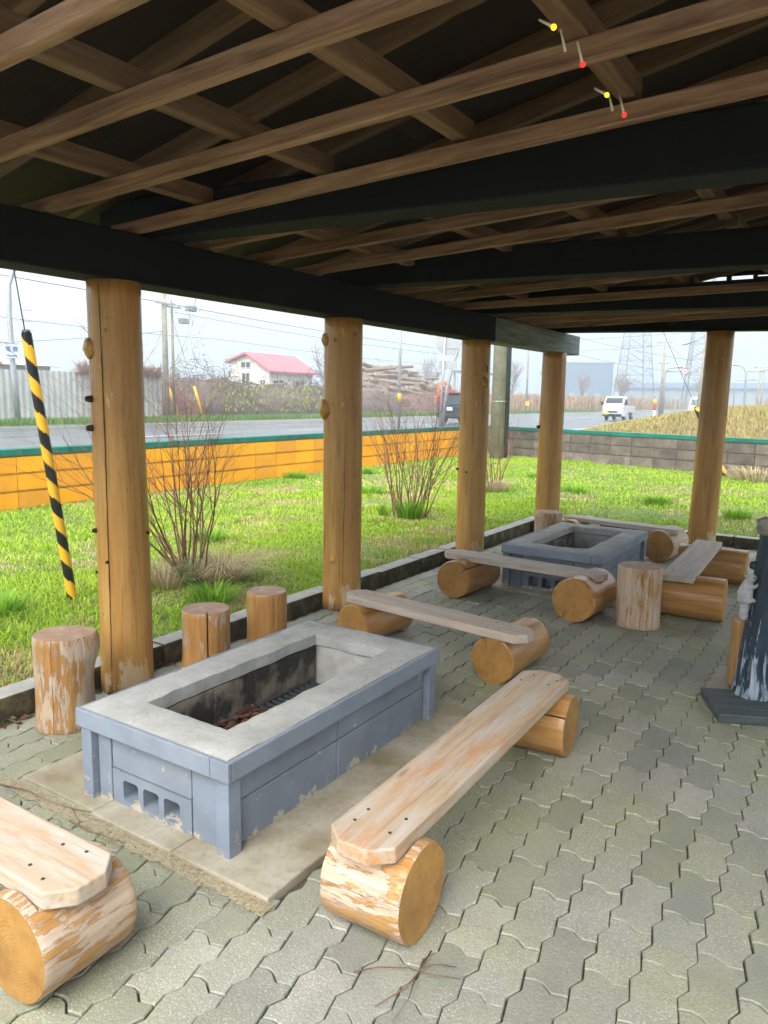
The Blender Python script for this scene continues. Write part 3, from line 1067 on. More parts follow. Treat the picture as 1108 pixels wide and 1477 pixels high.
def fire_pit(label, x0, y0, x1, y1, ox0, oy0, ox1, oy1, H, seed, grate=True):
    r = random.Random(seed)
    t = thing('fire_pit', label, 'fire pit', ((x0 + x1) / 2, (y0 + y1) / 2, 0))
    # mortar cap: a ring with an uneven top
    mb = MB()
    step = .03
    nx, ny = int((x1 - x0) / step), int((y1 - y0) / step)
    ix0, ix1 = round((ox0 - x0) / (x1 - x0) * nx), round((ox1 - x0) / (x1 - x0) * nx)
    iy0, iy1 = round((oy0 - y0) / (y1 - y0) * ny), round((oy1 - y0) / (y1 - y0) * ny)
    idx = {}

    def vid(i, j, top):
        k = (i, j, top)
        if k not in idx:
            x, y = x0 + (x1 - x0) * i / nx, y0 + (y1 - y0) * j / ny
            inner = ix0 <= i <= ix1 and iy0 <= j <= iy1
            if inner:
                x += .010 * mnoise.noise(Vector((x * 9, y * 9, seed)))
                y += .008 * mnoise.noise(Vector((x * 9, y * 9, seed + 5)))
            z = H + .007 * mnoise.noise(Vector((x * 5, y * 5, seed))) + .004 * mnoise.noise(Vector((x * 17, y * 17, seed + 3)))
            if i in (0, nx) or j in (0, ny) or inner:
                z -= .006 + .006 * abs(mnoise.noise(Vector((x * 14, y * 14, seed + 9))))
            idx[k] = len(mb.v)
            mb.v.append((x, y, z if top else H - .055))
        return idx[k]

    def solid(i, j):
        return 0 <= i < nx and 0 <= j < ny and not (ix0 <= i < ix1 and iy0 <= j < iy1)
    for i in range(nx):
        for j in range(ny):
            if not solid(i, j):
                continue
            mb.f.append((vid(i, j, 1), vid(i + 1, j, 1), vid(i + 1, j + 1, 1), vid(i, j + 1, 1)))
            mb.m.append(0)
            for di, dj, a, b in ((-1, 0, (i, j + 1), (i, j)), (1, 0, (i + 1, j), (i + 1, j + 1)), (0, -1, (i, j), (i + 1, j)), (0, 1, (i + 1, j + 1), (i, j + 1))):
                if not solid(i + di, j + dj):
                    mb.f.append((vid(*a, 1), vid(*a, 0), vid(*b, 0), vid(*b, 1)))
                    mb.m.append(0)
    obj('mortar_cap', mb, 'cap', t, smooth='auto')
    # painted trim boards round the cap
    tb, tt = H - .072, H - .008
    g = .018
    for (a, b, c, d) in ((x0 - g, y0 - g, x1 - .06, y0 - .001), (x1 - .058, y0 - g, x1 + g, y0 - .001), (x1 + .001, y0 + .001, x1 + g, y1 + g), (x0 - g, y1 + .001, x1 - .001, y1 + g), (x0 - g, y0 + .001, x0 - .001, y1 - .001)):
        mb = MB()
        mb.box(((a + c) / 2, (b + d) / 2, (tb + tt) / 2), (c - a, d - b, tt - tb))
        obj('trim_board', mb, 'pit_trim', t, bev=.003)
    # corner posts
    for cx_, cy_ in ((x0 + .02, y0 + .02), (x1 - .02, y0 + .02), (x1 - .02, y1 - .02), (x0 + .02, y1 - .02)):
        mb = MB()
        mb.box((cx_, cy_, (H - .078) / 2), (.054, .054, H - .078))
        obj('corner_post', mb, 'pit_leg', t, bev=.003)
    # painted blocks of the outer wall
    i0, j0, i1, j1 = x0 + .018, y0 + .018, x1 - .018, y1 - .018
    ZC = H - .078
    hb = .135

    def blk(name, a, b, c, d, z0, z1, mat):
        mb = MB()
        mb.box(((a + c) / 2, (b + d) / 2, (z0 + z1) / 2), (c - a - .005, d - b - .005, z1 - z0 - .004))
        obj(name, mb, mat, t, bev=.004)
    th = .10
    cxm = (i0 + i1) / 2 - .03
    hole_block(cxm, j0 + .002, .006, .385, hb - .008, th, [.062] * 3, t)
    blk('concrete_block', cxm - .195, j0, cxm + .195, j0 + th, hb, ZC, 'pit_paint')
    blk('concrete_block', i0 + .03, j0 - .002, cxm - .196, j0 + th, .004, ZC, 'pit_paint')
    blk('concrete_block', cxm + .196, j0 - .002, i1 - .03, j0 + th, .004, ZC, 'pit_paint')
    ym = (j0 + j1) / 2
    for xa, xb in ((i0, i0 + th), (i1 - th, i1)):
        for za, zb in ((.004, .165), (.165, ZC)):
            blk('concrete_block', xa, j0 + .035 if xa == i0 else j0 + .035, xb, ym - .05, za, zb, 'pit_paint')
            blk('concrete_block', xa, ym - .05, xb, j1 - .035, za, zb, 'pit_paint')
    for za, zb in ((.004, .165), (.165, ZC)):
        xm = (i0 + i1) / 2
        blk('concrete_block', i0 + th + .002, j1 - th, xm, j1, za, zb, 'pit_paint')
        blk('concrete_block', xm, j1 - th, i1 - th - .002, j1, za, zb, 'pit_paint')
    # sooty lining
    zt = H - .02
    ly = [oy0, oy0 + .32, oy0 + .50, oy0 + .76, oy1]
    for xa, xb in ((ox0 - .06, ox0), (ox1, ox1 + .06)):
        for a, b in zip(ly[:-1], ly[1:]):
            blk('lining_block', xa, a, xb, b, .12, zt - .04, 'soot')
        for a, b in zip([oy0, (oy0 + oy1) / 2], [(oy0 + oy1) / 2, oy1]):
            blk('lining_block', xa, a, xb, b, .01, .12, 'soot')
    blk('lining_block', ox0 - .06, oy0 - .04, ox1 + .06, oy0 - .001, .01, zt - .04, 'soot')
    blk('lining_block', ox0 - .06, oy1 + .001, ox1 + .06, oy1 + .05, .01, zt - .04, 'pale_mortar')
    mb = MB()
    mb.box(((ox0 + ox1) / 2, (oy0 + oy1) / 2, .045), (ox1 - ox0 - .004, oy1 - oy0 - .004, .06))
    obj('pit_floor', mb, 'ash_floor', t)
    if grate:
        gz = .15
        ga, gb = oy0 + .08, oy1 - .12
        gt = link('grate', None, t, Vector(((ox0 + ox1) / 2, (ga + gb) / 2, gz)) - wloc(t))
        k = ga
        while k < gb:
            mb = MB()
            mb.tube([(ox0 + .06, k, gz), (ox1 - .03, k, gz)], .0085, 8)
            obj('grate_bar', mb, 'grate_iron', gt, True)
            k += .036
        for xx in (ox0 + .06, ox1 - .03):
            mb = MB()
            mb.box((xx, (ga + gb) / 2, gz - .004), (.018, gb - ga + .03, .03))
            obj('grate_rail', mb, 'grate_iron', gt)
    return t


fire_pit('near fire pit with blue grey painted blocks, mortar top, iron grate and dead leaves inside', -2.215, 1.53, -1.525, 2.79, -2.065, 1.685, -1.685, 2.655, .338, 3)
fire_pit('far fire pit of blue grey blocks beyond the varnished log stool, empty inside', -2.265, 5.20, -1.535, 6.45, -2.10, 5.36, -1.70, 6.31, .338, 8, False)


def scatter_leaves(name, label, area, count, z, cols, size=(.02, .045), pile=.03, seed=1):
    r = np.random.default_rng(seed)
    x0, y0, x1, y1 = area
    V, F, C = [], [], []
    for k in range(count):
        c = np.array([r.uniform(x0, x1), r.uniform(y0, y1), z + r.random() * pile])
        s = r.uniform(*size)
        a = r.uniform(0, 6.28)
        u = np.array([math.cos(a), math.sin(a), r.uniform(-.5, .5)]) * s
        w = np.array([-math.sin(a), math.cos(a), r.uniform(-.6, .6)]) * s * .45
        o = len(V)
        V += [c - u, c + w, c + u, c - w + np.array([0, 0, .3 * s])]
        F += [(o, o + 1, o + 2), (o, o + 2, o + 3)]
        col = np.array(cols[r.integers(len(cols))]) * r.uniform(.7, 1.25)
        C += [(*col, 1)] * 4
    me = bpy.data.meshes.new(name)
    org = np.array([(x0 + x1) / 2, (y0 + y1) / 2, z])
    me.from_pydata([tuple(v - org) for v in V], [], F)
    me.materials.append(M['leaf'])
    me.attributes.new('col', 'FLOAT_COLOR', 'POINT').data.foreach_set('color', np.array(C).ravel())
    return tag(link(name, me, None, tuple(org)), label, 'leaves', kind='stuff')


BR = [(.16, .05, .025), (.22, .08, .035), (.10, .035, .02), (.30, .14, .06)]
scatter_leaves('dead_leaves', 'red brown dead leaves lying on the grate of the near fire pit', (-2.0, 1.72, -1.70, 2.16), 900, .152, [(.10, .035, .02), (.15, .055, .03), (.07, .03, .02), (.2, .09, .045)], (.008, .018), .035)
scatter_leaves('dead_leaves', 'dead leaves gathered along the kerb foot behind the near fire pit', (-3.03, 1.2, -2.95, 3.0), 90, .004, BR + [(.2, .15, .09)], (.012, .03), .012, 2)
scatter_leaves('gravel_crumbs', 'sandy crumbs and gravel in the joint before the near fire pit slab', (-2.5, 1.385, -1.28, 1.45), 700, .004, [(.3, .25, .15), (.2, .16, .09), (.38, .34, .25)], (.002, .005), .004, 4)


mb = MB()
K = 48
for q in range(K + 1):
    x_ = -2.55 + 1.27 * q / K
    mb.v += [(x_, 1.402 + .016 * wob(q, 1.0) + .012 * wob(q * 3, 4.0), .0015), (x_, 1.43, .006), (x_, 1.458 + .004 * wob(q, 2.0), .003)]
for q in range(K):
    for e in (0, 1):
        a = q * 3 + e
        mb.f.append((a, a + 3, a + 4, a + 1))
        mb.m.append(0)
tag(obj('dirt_strip', mb, 'sand_pale', None, True), 'strip of sandy dirt along the front edge of the near fire pit slab', 'dirt', kind='stuff')


# ------------------------------------------------------------------ logs, benches, stools
def log_data(L, r, seed, notches=(), flat=None, ends=(1, 1), flare=0.0, oval=1.0, n=44, rings=10, bump=None):
    """log along local X (centre at origin); flat = (x0, x1, z) levels a seat for the plank"""
    angs = [2 * math.pi * j / n for j in range(n)]
    prof = [(a, 1.0) for a in angs]
    rn_ = random.Random(int(seed * 977) + 5)
    extra = []
    for q in range(5):
        a0 = rn_.uniform(0, 6.283)
        if all(abs((a0 - b0 + math.pi) % (2 * math.pi) - math.pi) > .35 for b0, _, _ in list(notches) + extra) and .4 < abs((a0 - math.pi / 2 + math.pi) % (2 * math.pi) - math.pi):
            extra.append((a0, .008, rn_.uniform(.05, .2)))
    for (a0, wd, dep) in list(notches) + extra:
        prof = [(a, k) for a, k in prof if abs((a - a0 + math.pi) % (2 * math.pi) - math.pi) > wd * 1.01]
        prof += [((a0 - wd) % (2 * math.pi), 1.0), (a0 % (2 * math.pi), 1.0 - dep), ((a0 + wd) % (2 * math.pi), 1.0)]
    prof.sort()
    n = len(prof)
    xs = [-L / 2, -L / 2 + .008] + [-L / 2 + L * i / rings for i in range(1, rings)] + [L / 2 - .008, L / 2]
    if flat:
        xs = sorted(set([round(q, 4) for q in xs] + [round(flat[0], 4), round(flat[0] - .003, 4), round(flat[1], 4), round(flat[1] + .003, 4)]))
    V = []
    for ix, x in enumerate(xs):
        e = .965 if ix in (0, len(xs) - 1) else 1.0
        fl = 1 + flare * max(0, (-x / L + .5) - .55) ** 2 * 4
        for a, k in prof:
            w = 1 + .03 * mnoise.noise(Vector((math.cos(a) * 1.2 + seed * 3.3, math.sin(a) * 1.2, x * 2.0)))
            w += .012 * mnoise.noise(Vector((math.cos(a) * 4 + seed, math.sin(a) * 4, x * 4.0)))
            if bump:
                da = (a - bump[0] + math.pi) % (2 * math.pi) - math.pi
                w += bump[2] * math.exp(-(da / .55) ** 2 - ((x - bump[1]) / .08) ** 2)
            rr_ = r * w * e * k * fl
            y, z = rr_ * math.cos(a) * oval, rr_ * math.sin(a)
            if flat and flat[0] <= x <= flat[1]:
                z = min(z, flat[2])
            V.append((x, y, z))
    mb = MB()
    F = []
    for i in range(len(xs) - 1):
        for j in range(n):
            j2 = (j + 1) % n
            F.append((i * n + j, i * n + j2, (i + 1) * n + j2, (i + 1) * n + j))
    mb.add(V, F, 0)
    o = len(xs)
    mb.f += [tuple(reversed(range(n))), tuple((o - 1) * n + j for j in range(n))]
    mb.m += [ends[0], ends[1]]
    return mb


def smooth_sides(me, ang=35):
    me.polygons.foreach_set('use_smooth', [True] * len(me.polygons))
    me.set_sharp_from_angle(angle=math.radians(ang))


def bench(label, c0, c1, width, ztop, logs, seed, grey=0.0, thick=.045, chamfer=(.05, .05)):
    """plank from c0 to c1 (centre line), logs = [(dist along plank, near extent, far extent, radius, peel, notches, turn)]"""
    c0, c1 = Vector((*c0, 0)), Vector((*c1, 0))
    d = (c1 - c0).normalized()
    side_ = Vector((-d.y, d.x, 0))
    L = (c1 - c0).length
    mid = (c0 + c1) / 2
    t = thing('log_bench', label, 'bench', mid)
    ang = math.atan2(d.y, d.x)
    ca, cb = chamfer
    w = width / 2
    poly = [(-L / 2 + ca, -w), (L / 2 - cb, -w), (L / 2, -w + cb * 1.1), (L / 2, w - cb * 1.1), (L / 2 - cb, w), (-L / 2 + ca, w), (-L / 2, w - ca * 1.1), (-L / 2, -w + ca * 1.1)]
    if ca < .01 and cb < .01:
        poly = [(-L / 2, -w), (L / 2, -w), (L / 2, w), (-L / 2, w)]
    mb = MB()
    mb.prism(poly, -thick, 0)
    s = link('seat', mesh_from('seat', mb, 'plank'), t, (0, 0, ztop), (0, 0, ang))
    bevel(s, .005, 2)
    s['grey'] = grey
    rs = random.Random(seed)
    for (u, na, fa, r, peel, notches, turn) in logs:
        # log lies across the plank: its axis along side_ from na (camera side) to fa
        ax = side_
        LL = fa - na
        cpos = d * (u - L / 2) + ax * (na + fa) / 2
        zc = r * .985
        flat = (-w - (na + fa) / 2 - .004, w - (na + fa) / 2 + .004, ztop - thick - zc - .0008)
        mbx = log_data(LL, r, seed + u * 7, notches, flat)
        me = mesh_from('log_leg', mbx, ['log', 'log_end'])
        smooth_sides(me)
        o = link('log_leg', me, t, cpos + Vector((0, 0, zc)), (0, 0, math.atan2(ax.y, ax.x) + turn))
        o['peel'] = peel
        for q in (-1, 1):
            for e in (-1, 1):
                sm = MB()
                sm.tube([(0, 0, -.004), (0, 0, .0012)], .005, 8)
                link('screw', mesh_from('screw', sm, 'screw'), s, (u - L / 2 + e * .035 + rs.uniform(-.01, .01), q * w * .55 + rs.uniform(-.015, .015), 0))
    return t


# plank along +Y has side_ = -X, so extents are measured towards -X
bench('front bench with broad orange stained plank on two logs, beside the near fire pit slab', (-1.012, 1.445), (-1.045, 2.915), .20, .288,
      [(.135, -.135, .10, .130, .575, [(3.25, .012, .16)], 0.0), (1.36, -.135, .13, .122, .78, [(.62, .03, .42)], .05)], 11, 0.0)
bench('bench cut by the left edge with whitened plank on a peeling log', (-2.62, .985), (-1.435, .995), .188, .285,
      [(1.05, -.13, .13, .131, .545, [], .02), (.16, -.13, .18, .13, .55, [], .0)], 12, .15)
bench('narrow pale bench crossing behind the near fire pit, beside the second post', (-2.52, 3.56), (-1.325, 3.41), .175, .272,
      [(.13, -.13, .30, .117, .86, [], 0.0), (1.02, -.09, .38, .118, .84, [(1.15, .035, .5)], .1)], 13, .45)
bench('grey pale bench standing before the far fire pit on two cracked logs', (-2.605, 4.92), (-1.385, 4.845), .175, .288,
      [(.2, -.24, .24, .133, .86, [(2.4, .03, .55)], .0), (1.10, -.25, .2, .142, .82, [(5.2, .03, .45)], .0)], 14, .55)
bench('worn plank bench right of the far fire pit on two long thick logs', (-.985, 5.02), (-1.045, 6.50), .20, .30,
      [(.17, -.28, .2, .140, .72, [], .0), (1.36, -.30, .2, .138, .70, [], .0)], 15, .6, .04, (.0, .0))
bench('grey bench behind the far fire pit along the end kerb', (-2.46, 7.15), (-1.36, 6.985), .16, .292,
      [(.12, -.2, .22, .14, .8, [], .0), (.96, -.16, .26, .142, .5, [(4.7, .03, .4)], .05)], 16, .75, .042, (.0, .0))


def stool(label, x, y, r, h, seed, peel, notches=(), flare=.25, bump=None, turn=0.0):
    mb = log_data(h, r, seed, notches, None, (1, 1), flare, 1.0, 44, 12, bump)
    me = mesh_from('log_stool', mb, ['log', 'stool_top'])
    smooth_sides(me)
    o = link('log_stool', me, None, (x, y, h / 2 + .001), (turn, -math.pi / 2, 0))
    o['peel'] = peel
    return tag(o, label, 'stool')


STX, STY = -.368, 4.09
stool('tallest left log stool with a side bulge, beside the first post', -2.805, 1.855, .117, .40, 21, .57, (), .1, (5.5, .15, .30), 0)
stool('log stool with a long black split, left of two behind the near fire pit', -2.70, 2.575, .117, .36, 22, .63, [(4.0, .03, .6)], .35)
stool('smooth varnished log stool, right of two behind the near fire pit', -2.665, 2.985, .107, .37, 23, .84, (), .3)
stool('flaking white log stool standing before the bench right of the far fire pit', -1.16, 4.80, .135, .385, 24, .52, (), .05)
stool('greyish log stool at the far corner of the far fire pit, before the fourth post', -2.50, 6.74, .128, .37, 25, .55, (), .05)
stool('varnished stump half hidden behind the carved navy trunk', STX, STY, .15, .345, 26, .8, (), .04)

# ------------------------------------------------------------------ carved trunk with a squirrel
cu = thing('carved_trunk', 'navy painted tree trunk ornament with worn white streaks on a board at the right edge', 'ornament', (-.372, 3.836, 0))
ua = math.atan2(.405, .914)
mb = MB()
mb.box((.32, .16, .022), (.64, .32, .044))
bd = link('base_board', mesh_from('base_board', mb, 'navy_board'), cu, Vector((-.462, 3.49, 0)) - wloc(cu), (0, 0, ua))
bevel(bd, .006, 2)
mb = MB()
n, rings = 72, 30
V, F = [], []
lean = Vector((.062, .04, 0))
for i in range(rings + 1):
    z = .044 + .80 * i / rings
    for j in range(n):
        a = 2 * math.pi * j / n
        w = 1 + .10 * mnoise.noise(Vector((math.cos(a) * 2.2, math.sin(a) * 2.2, z * 1.2))) + .09 * mnoise.noise(Vector((math.cos(a) * 6, math.sin(a) * 6, z * 1.6)))
        rad = .082 * (1.05 - .08 * i / rings) + .006 * max(0, 1 - i / 3)
        top = .012 * mnoise.noise(Vector((math.cos(a) * 5, math.sin(a) * 5, 3))) if i == rings else 0
        V.append((rad * w * math.cos(a) + lean.x * z, rad * w * math.sin(a) + lean.y * z, z + top * 2.2))
for i in range(rings):
    for j in range(n):
        j2 = (j + 1) % n
        F.append((i * n + j, i * n + j2, (i + 1) * n + j2, (i + 1) * n + j))
F.append(tuple(rings * n + j for j in range(n)))
mb.add(V, F)
me = mesh_from('trunk', mb, 'navy_trunk', True)
me.set_sharp_from_angle(angle=math.radians(60))
trunk = link('trunk', me, cu)
mb = MB()
b0 = lean * .8 + Vector((-.012, .03, .80))
mb.tube([b0, b0 + Vector((.01, .012, .06)), b0 + Vector((.03, .02, .13)), b0 + Vector((.05, .02, .185))], [.055, .05, .042, .026], 14)
link('upright_branch', mesh_from('upright_branch', mb, 'navy_trunk', True), cu)
mb = MB()
mb.ball(lean * .84 + Vector((-.05, -.055, .855)), .052, 18, 12, sc=(1.05, .95, .85))
bo = link('top_burl', mesh_from('top_burl', mb, 'burl_grey', True), cu)
for v_ in bo.data.vertices:
    k = 1 + .38 * mnoise.noise(v_.co * 26) + .15 * mnoise.noise(v_.co * 70)
    cc = lean * .84 + Vector((-.05, -.055, .855))
    v_.co = cc + (v_.co - cc) * k
mb = MB()
kc = lean * .72 + Vector((-.088, -.03, .66))
mb.tube([kc + Vector((.02, .01, 0)), kc + Vector((-.012, -.006, .002))], [.026, .018], 10)
link('branch_stub', mesh_from('branch_stub', mb, 'navy_trunk', True), cu)
# squirrel clinging to the left of the trunk: one skinned body, head up, tail down
sq = thing('squirrel_figure', 'pale grey squirrel figure climbing the left side of the navy trunk', 'figurine', (-.47, 3.77, .40))
vr = Vector((.905, .425, 0)).normalized()        # to the right, as one faces the trunk
vf = Vector((.425, -.905, 0)).normalized()       # towards the viewer
so = Vector((-.428, 3.805, 0))


def sp(a, z, b=0.0):
    return so + vr * a * .8 + vf * b + Vector((0, 0, .622 - (.622 - z) * .78))


mb = MB()
mb.tube([sp(-.005, .585), sp(-.004, .565), sp(-.008, .535), sp(-.014, .50), sp(-.012, .468), sp(-.002, .445)], [.016, .024, .031, .035, .032, .021], 16)   # trunk of the body
mb.ball(sp(.010, .602, .006), .0215, 16, 12, sc=(1.0, .95, 1.05))                     # skull
mb.ball(sp(.030, .606, .008), .0105, 12, 8)                                          # muzzle
mb.ball(sp(.022, .588, .008), .0095, 12, 8)
for b_ in (-.010, .020):
    mb.ball(sp(-.018, .615, b_), .008, 10, 8, sc=(.7, .7, 1.1))                      # ears
    mb.tube([sp(.006, .555, b_ * .9), sp(.028, .553, b_ * 1.1), sp(.042, .566, b_ * 1.1)], [.011, .009, .007], 10)   # fore legs
    mb.ball(sp(.046, .572, b_ * 1.1), .0075, 8, 6)
    mb.tube([sp(.0, .468, b_ * .9), sp(.022, .474, b_ * 1.2), sp(.034, .466, b_ * 1.2)], [.016, .012, .008], 10)      # hind legs
    mb.ball(sp(.037, .47, b_ * 1.2), .009, 8, 6)
mb.tube([sp(-.004, .462), sp(-.010, .435), sp(-.012, .40), sp(-.010, .365), sp(-.008, .345)], [.0175, .019, .0205, .0205, .015], 14)  # tail
sb = obj('body', mb, 'stone_grey', sq, True)
rm = sb.modifiers.new('fuse', 'REMESH')
rm.mode = 'VOXEL'
rm.voxel_size = .0034
rm.use_smooth_shade = True
mb = MB()
mb.ball(sp(.021, .607, .0255), .0042, 10, 8)
obj('eye', mb, 'glass_eye', sq, True)

# ------------------------------------------------------------------ string lights under the roof
rays_ = [('red', 840, 90), ('yellow', 797, 38), ('red', 900, 163), ('yellow', 874, 136), ('stem', 816, 74), ('stem', 884, 160)]
LB = {'red': 'small glowing red bulb hanging from the string light {} the roof purlin', 'yellow': 'small glowing yellow bulb of the string light {} the roof purlin'}
for i, (k, px, py) in enumerate(rays_):
    d = ray(px, py)
    tt = (2.175 - .0 - CAM_H) / d.z
    p = Vector((0, 0, CAM_H)) + d * tt
    where = ['nearest the camera on', 'nearest the camera on', 'farther along', 'farther along', '', ''][i]
    nm = {'red': 'string_light_bulb', 'yellow': 'string_light_bulb', 'stem': 'string_light_bulb'}[k]
    lab = LB[k].format(where) if k != 'stem' else ('unlit white stem of the string light beside the ' + ('nearer' if i == 4 else 'farther') + ' red bulb')
    t = thing(nm, lab, 'light bulb', p, 'string light bulbs under the roof')
    mb = MB()
    tilt = Vector((-.012, -.006, .045)) if k != 'yellow' else Vector((-.03, .0, .02))
    mb.tube([p, p + tilt], [.0035, .0025], 8)
    obj('stem', mb, 'led_stem', t, True)
    if k != 'stem':
        mb = MB()
        mb.ball(p - tilt * .1, .0062, 12, 8)
        obj('bulb', mb, 'led_' + k, t, True)

# ------------------------------------------------------------------ twigs and a dry vine on the floor


def gz(px, py, z=0.0):
    d = ray(px, py)
    return Vector((0, 0, CAM_H)) + d * ((z - CAM_H) / d.z)


def twig(label, pts, r0, name='twig', branches=()):
    t = thing(name, label, 'twig', gz(*pts[0]))
    mb = MB()
    P = [gz(*p, .006 + .006 * (q % 2)) for q, p in enumerate(pts)]
    mb.tube(P, [r0 * (1 - .6 * q / len(P)) for q in range(len(P))], 6)
    obj('stem', mb, 'grey_twig' if 'dry' in label else 'bark_stem', t, True)
    for b in branches:
        mb = MB()
        P = [gz(*p, .008 + .008 * (q % 2)) for q, p in enumerate(b)]
        mb.tube(P, [r0 * .7 * (1 - .6 * q / len(P)) for q in range(len(P))], 6)
        obj('side_stem', mb, 'grey_twig' if 'dry' in label else 'bark_stem', t, True)


twig('brown forked twig lying on the paving before the front bench log', [(622, 1372), (606, 1400), (585, 1425), (541, 1452)], .0024, branches=[
    [(510, 1402), (545, 1395), (590, 1396), (618, 1405), (665, 1412)], [(600, 1408), (590, 1440), (566, 1473)], [(608, 1395), (632, 1391), (658, 1395)]])
twig('long dry vine stem trailing along the slab joint at the left', [(0, 1131), (40, 1140), (75, 1158), (110, 1167), (135, 1172)], .003, 'vine_stem', branches=[
    [(103, 1165), (112, 1182), (118, 1186)], [(100, 1184), (125, 1196), (150, 1205), (165, 1212)]])
scatter_leaves('floor_litter', 'tiny bits of dry leaf and bark scattered over the paving', (-2.4, .4, .2, 4.2), 90, .001, [(.2, .13, .07), (.32, .24, .14), (.12, .08, .05), (.5, .45, .36)], (.002, .007), .003, 9)

# ------------------------------------------------------------------ boundary walls


def block_wall(name, label, A, B, mats, seed, courses=3, y_first=0.0, foot=True):
    """low block wall from A to B (face line towards the lawn), every block its own piece"""
    A, B = Vector((*A, 0)), Vector((*B, 0))
    d = (B - A).normalized()
    nrm = Vector((d.y, -d.x, 0))                    # towards the lawn
    ang = math.atan2(d.y, d.x)
    L = (B - A).length
    t = thing(name, label, 'wall', A)
    r = random.Random(seed)
    core = MB()
    core.box(A + d * L / 2 - nrm * .075 + Vector((0, 0, .31)), (L, .118, .72), ang)
    obj('wall_core', core, mats[1], t)
    if foot:
        fb = MB()
        fb.box(A + d * L / 2 - nrm * .06 + Vector((0, 0, -.02)), (L, .16, .07), ang)
        obj('wall_footing', fb, 'grey_render', t)
    BL, BH = .513, .212
    me = {}
    k0 = y_first
    bm_ = MB()
    bm_.box((0, 0, 0), (BL - .011, .034, BH - .03))
    base = mesh_from('block', bm_, mats[0])
    nb = int(L / BL) + 1
    for c in range(courses):
        for k in range(nb):
            u = k0 + (k + .5) * BL
            if u > L - .1 or u < 0:
                continue
            p = A + d * u + nrm * r.uniform(-.003, .001) + Vector((0, 0, .02 + BH * (c + .5)))
            o = link('block', base, t, p - wloc(t), (0, 0, ang))
    for k in range(int(L / .6) + 1):
        u0, u1 = k * .6, min(L, (k + 1) * .6)
        if u1 - u0 < .05:
            continue
        cb = MB()
        cb.box(A + d * (u0 + u1) / 2 - nrm * .07 + Vector((0, 0, .695)), (u1 - u0 - .004, .19, .082), ang)
        obj('coping_stone', cb, 'green_coping', t, bev=.006)
    return t


block_wall('block_wall', 'low orange painted block wall with green coping along the lawn', (WALL_X, 1.0), (WALL_X, 16.85), ('orange_block', 'yellow_joint'), 1)
block_wall('block_wall', 'low unpainted grey block wall with green coping across the far lawn', (-8.3, 17.55), (3.2, 14.45), ('grey_block', 'block_mortar'), 2, foot=False)

# ------------------------------------------------------------------ grass


def blades(name, label, pts, hgt, wid, cols, lean, seed, kind='stuff', mat='grass', cat='grass', parent=None, loc=None):
    """pts (n,3), hgt (n), cols (n,3): five-vertex bent blades in one mesh"""
    r = np.random.default_rng(seed)
    n = len(pts)
    a = r.random(n) * 2 * math.pi
    ln = lean * (0.4 + r.random(n)) * hgt
    dirv = np.stack([np.cos(a), np.sin(a)], 1)
    tw = a + math.pi / 2 + (r.random(n) - .5) * 1.2
    side_ = np.stack([np.cos(tw), np.sin(tw)], 1) * (wid * (.7 + .6 * r.random(n)))[:, None]
    V = np.zeros((n, 5, 3))
    V[:, 0, :2] = pts[:, :2] - side_
    V[:, 1, :2] = pts[:, :2] + side_
    V[:, 0, 2] = V[:, 1, 2] = pts[:, 2]
    mid = pts[:, :2] + dirv * (ln * .35)[:, None]
    V[:, 2, :2] = mid + side_ * .75
    V[:, 3, :2] = mid - side_ * .75
    V[:, 2, 2] = V[:, 3, 2] = pts[:, 2] + hgt * .62
    V[:, 4, :2] = pts[:, :2] + dirv * ln[:, None]
    V[:, 4, 2] = pts[:, 2] + hgt * np.clip(1 - .25 * lean, .3, 1)
    V = V.reshape(-1, 3)
    idx = np.arange(n) * 5
    loops = np.stack([idx, idx + 1, idx + 2, idx + 3, idx + 3, idx + 2, idx + 4], 1).ravel()
    org = np.array(loc) if loc is not None else np.array([pts[:, 0].mean(), pts[:, 1].mean(), pts[:, 2].min()])
    V = V - org
    me = bpy.data.meshes.new(name)
    me.vertices.add(len(V))
    me.vertices.foreach_set('co', V.ravel())
    me.loops.add(len(loops))
    me.loops.foreach_set('vertex_index', loops)
    me.polygons.add(2 * n)
    st = np.stack([np.arange(n) * 7, np.arange(n) * 7 + 4], 1).ravel()
    me.polygons.foreach_set('loop_start', st)
    me.update()
    me.materials.append(M[mat])
    C = np.repeat(np.concatenate([cols, np.ones((n, 1))], 1), 5, axis=0)
    me.attributes.new('col', 'FLOAT_COLOR', 'POINT').data.foreach_set('color', C.ravel())
    o = link(name, me, parent, Vector(org) - (wloc(parent) if parent else Vector()))
    if parent is None:
        tag(o, label, cat, kind=kind)
    else:
        o['kind'] = kind
    return o


G1, G2, G3 = np.array([.25, .44, .025]), np.array([.48, .60, .048]), np.array([.12, .28, .02])
STRAW = np.array([.58, .47, .23])


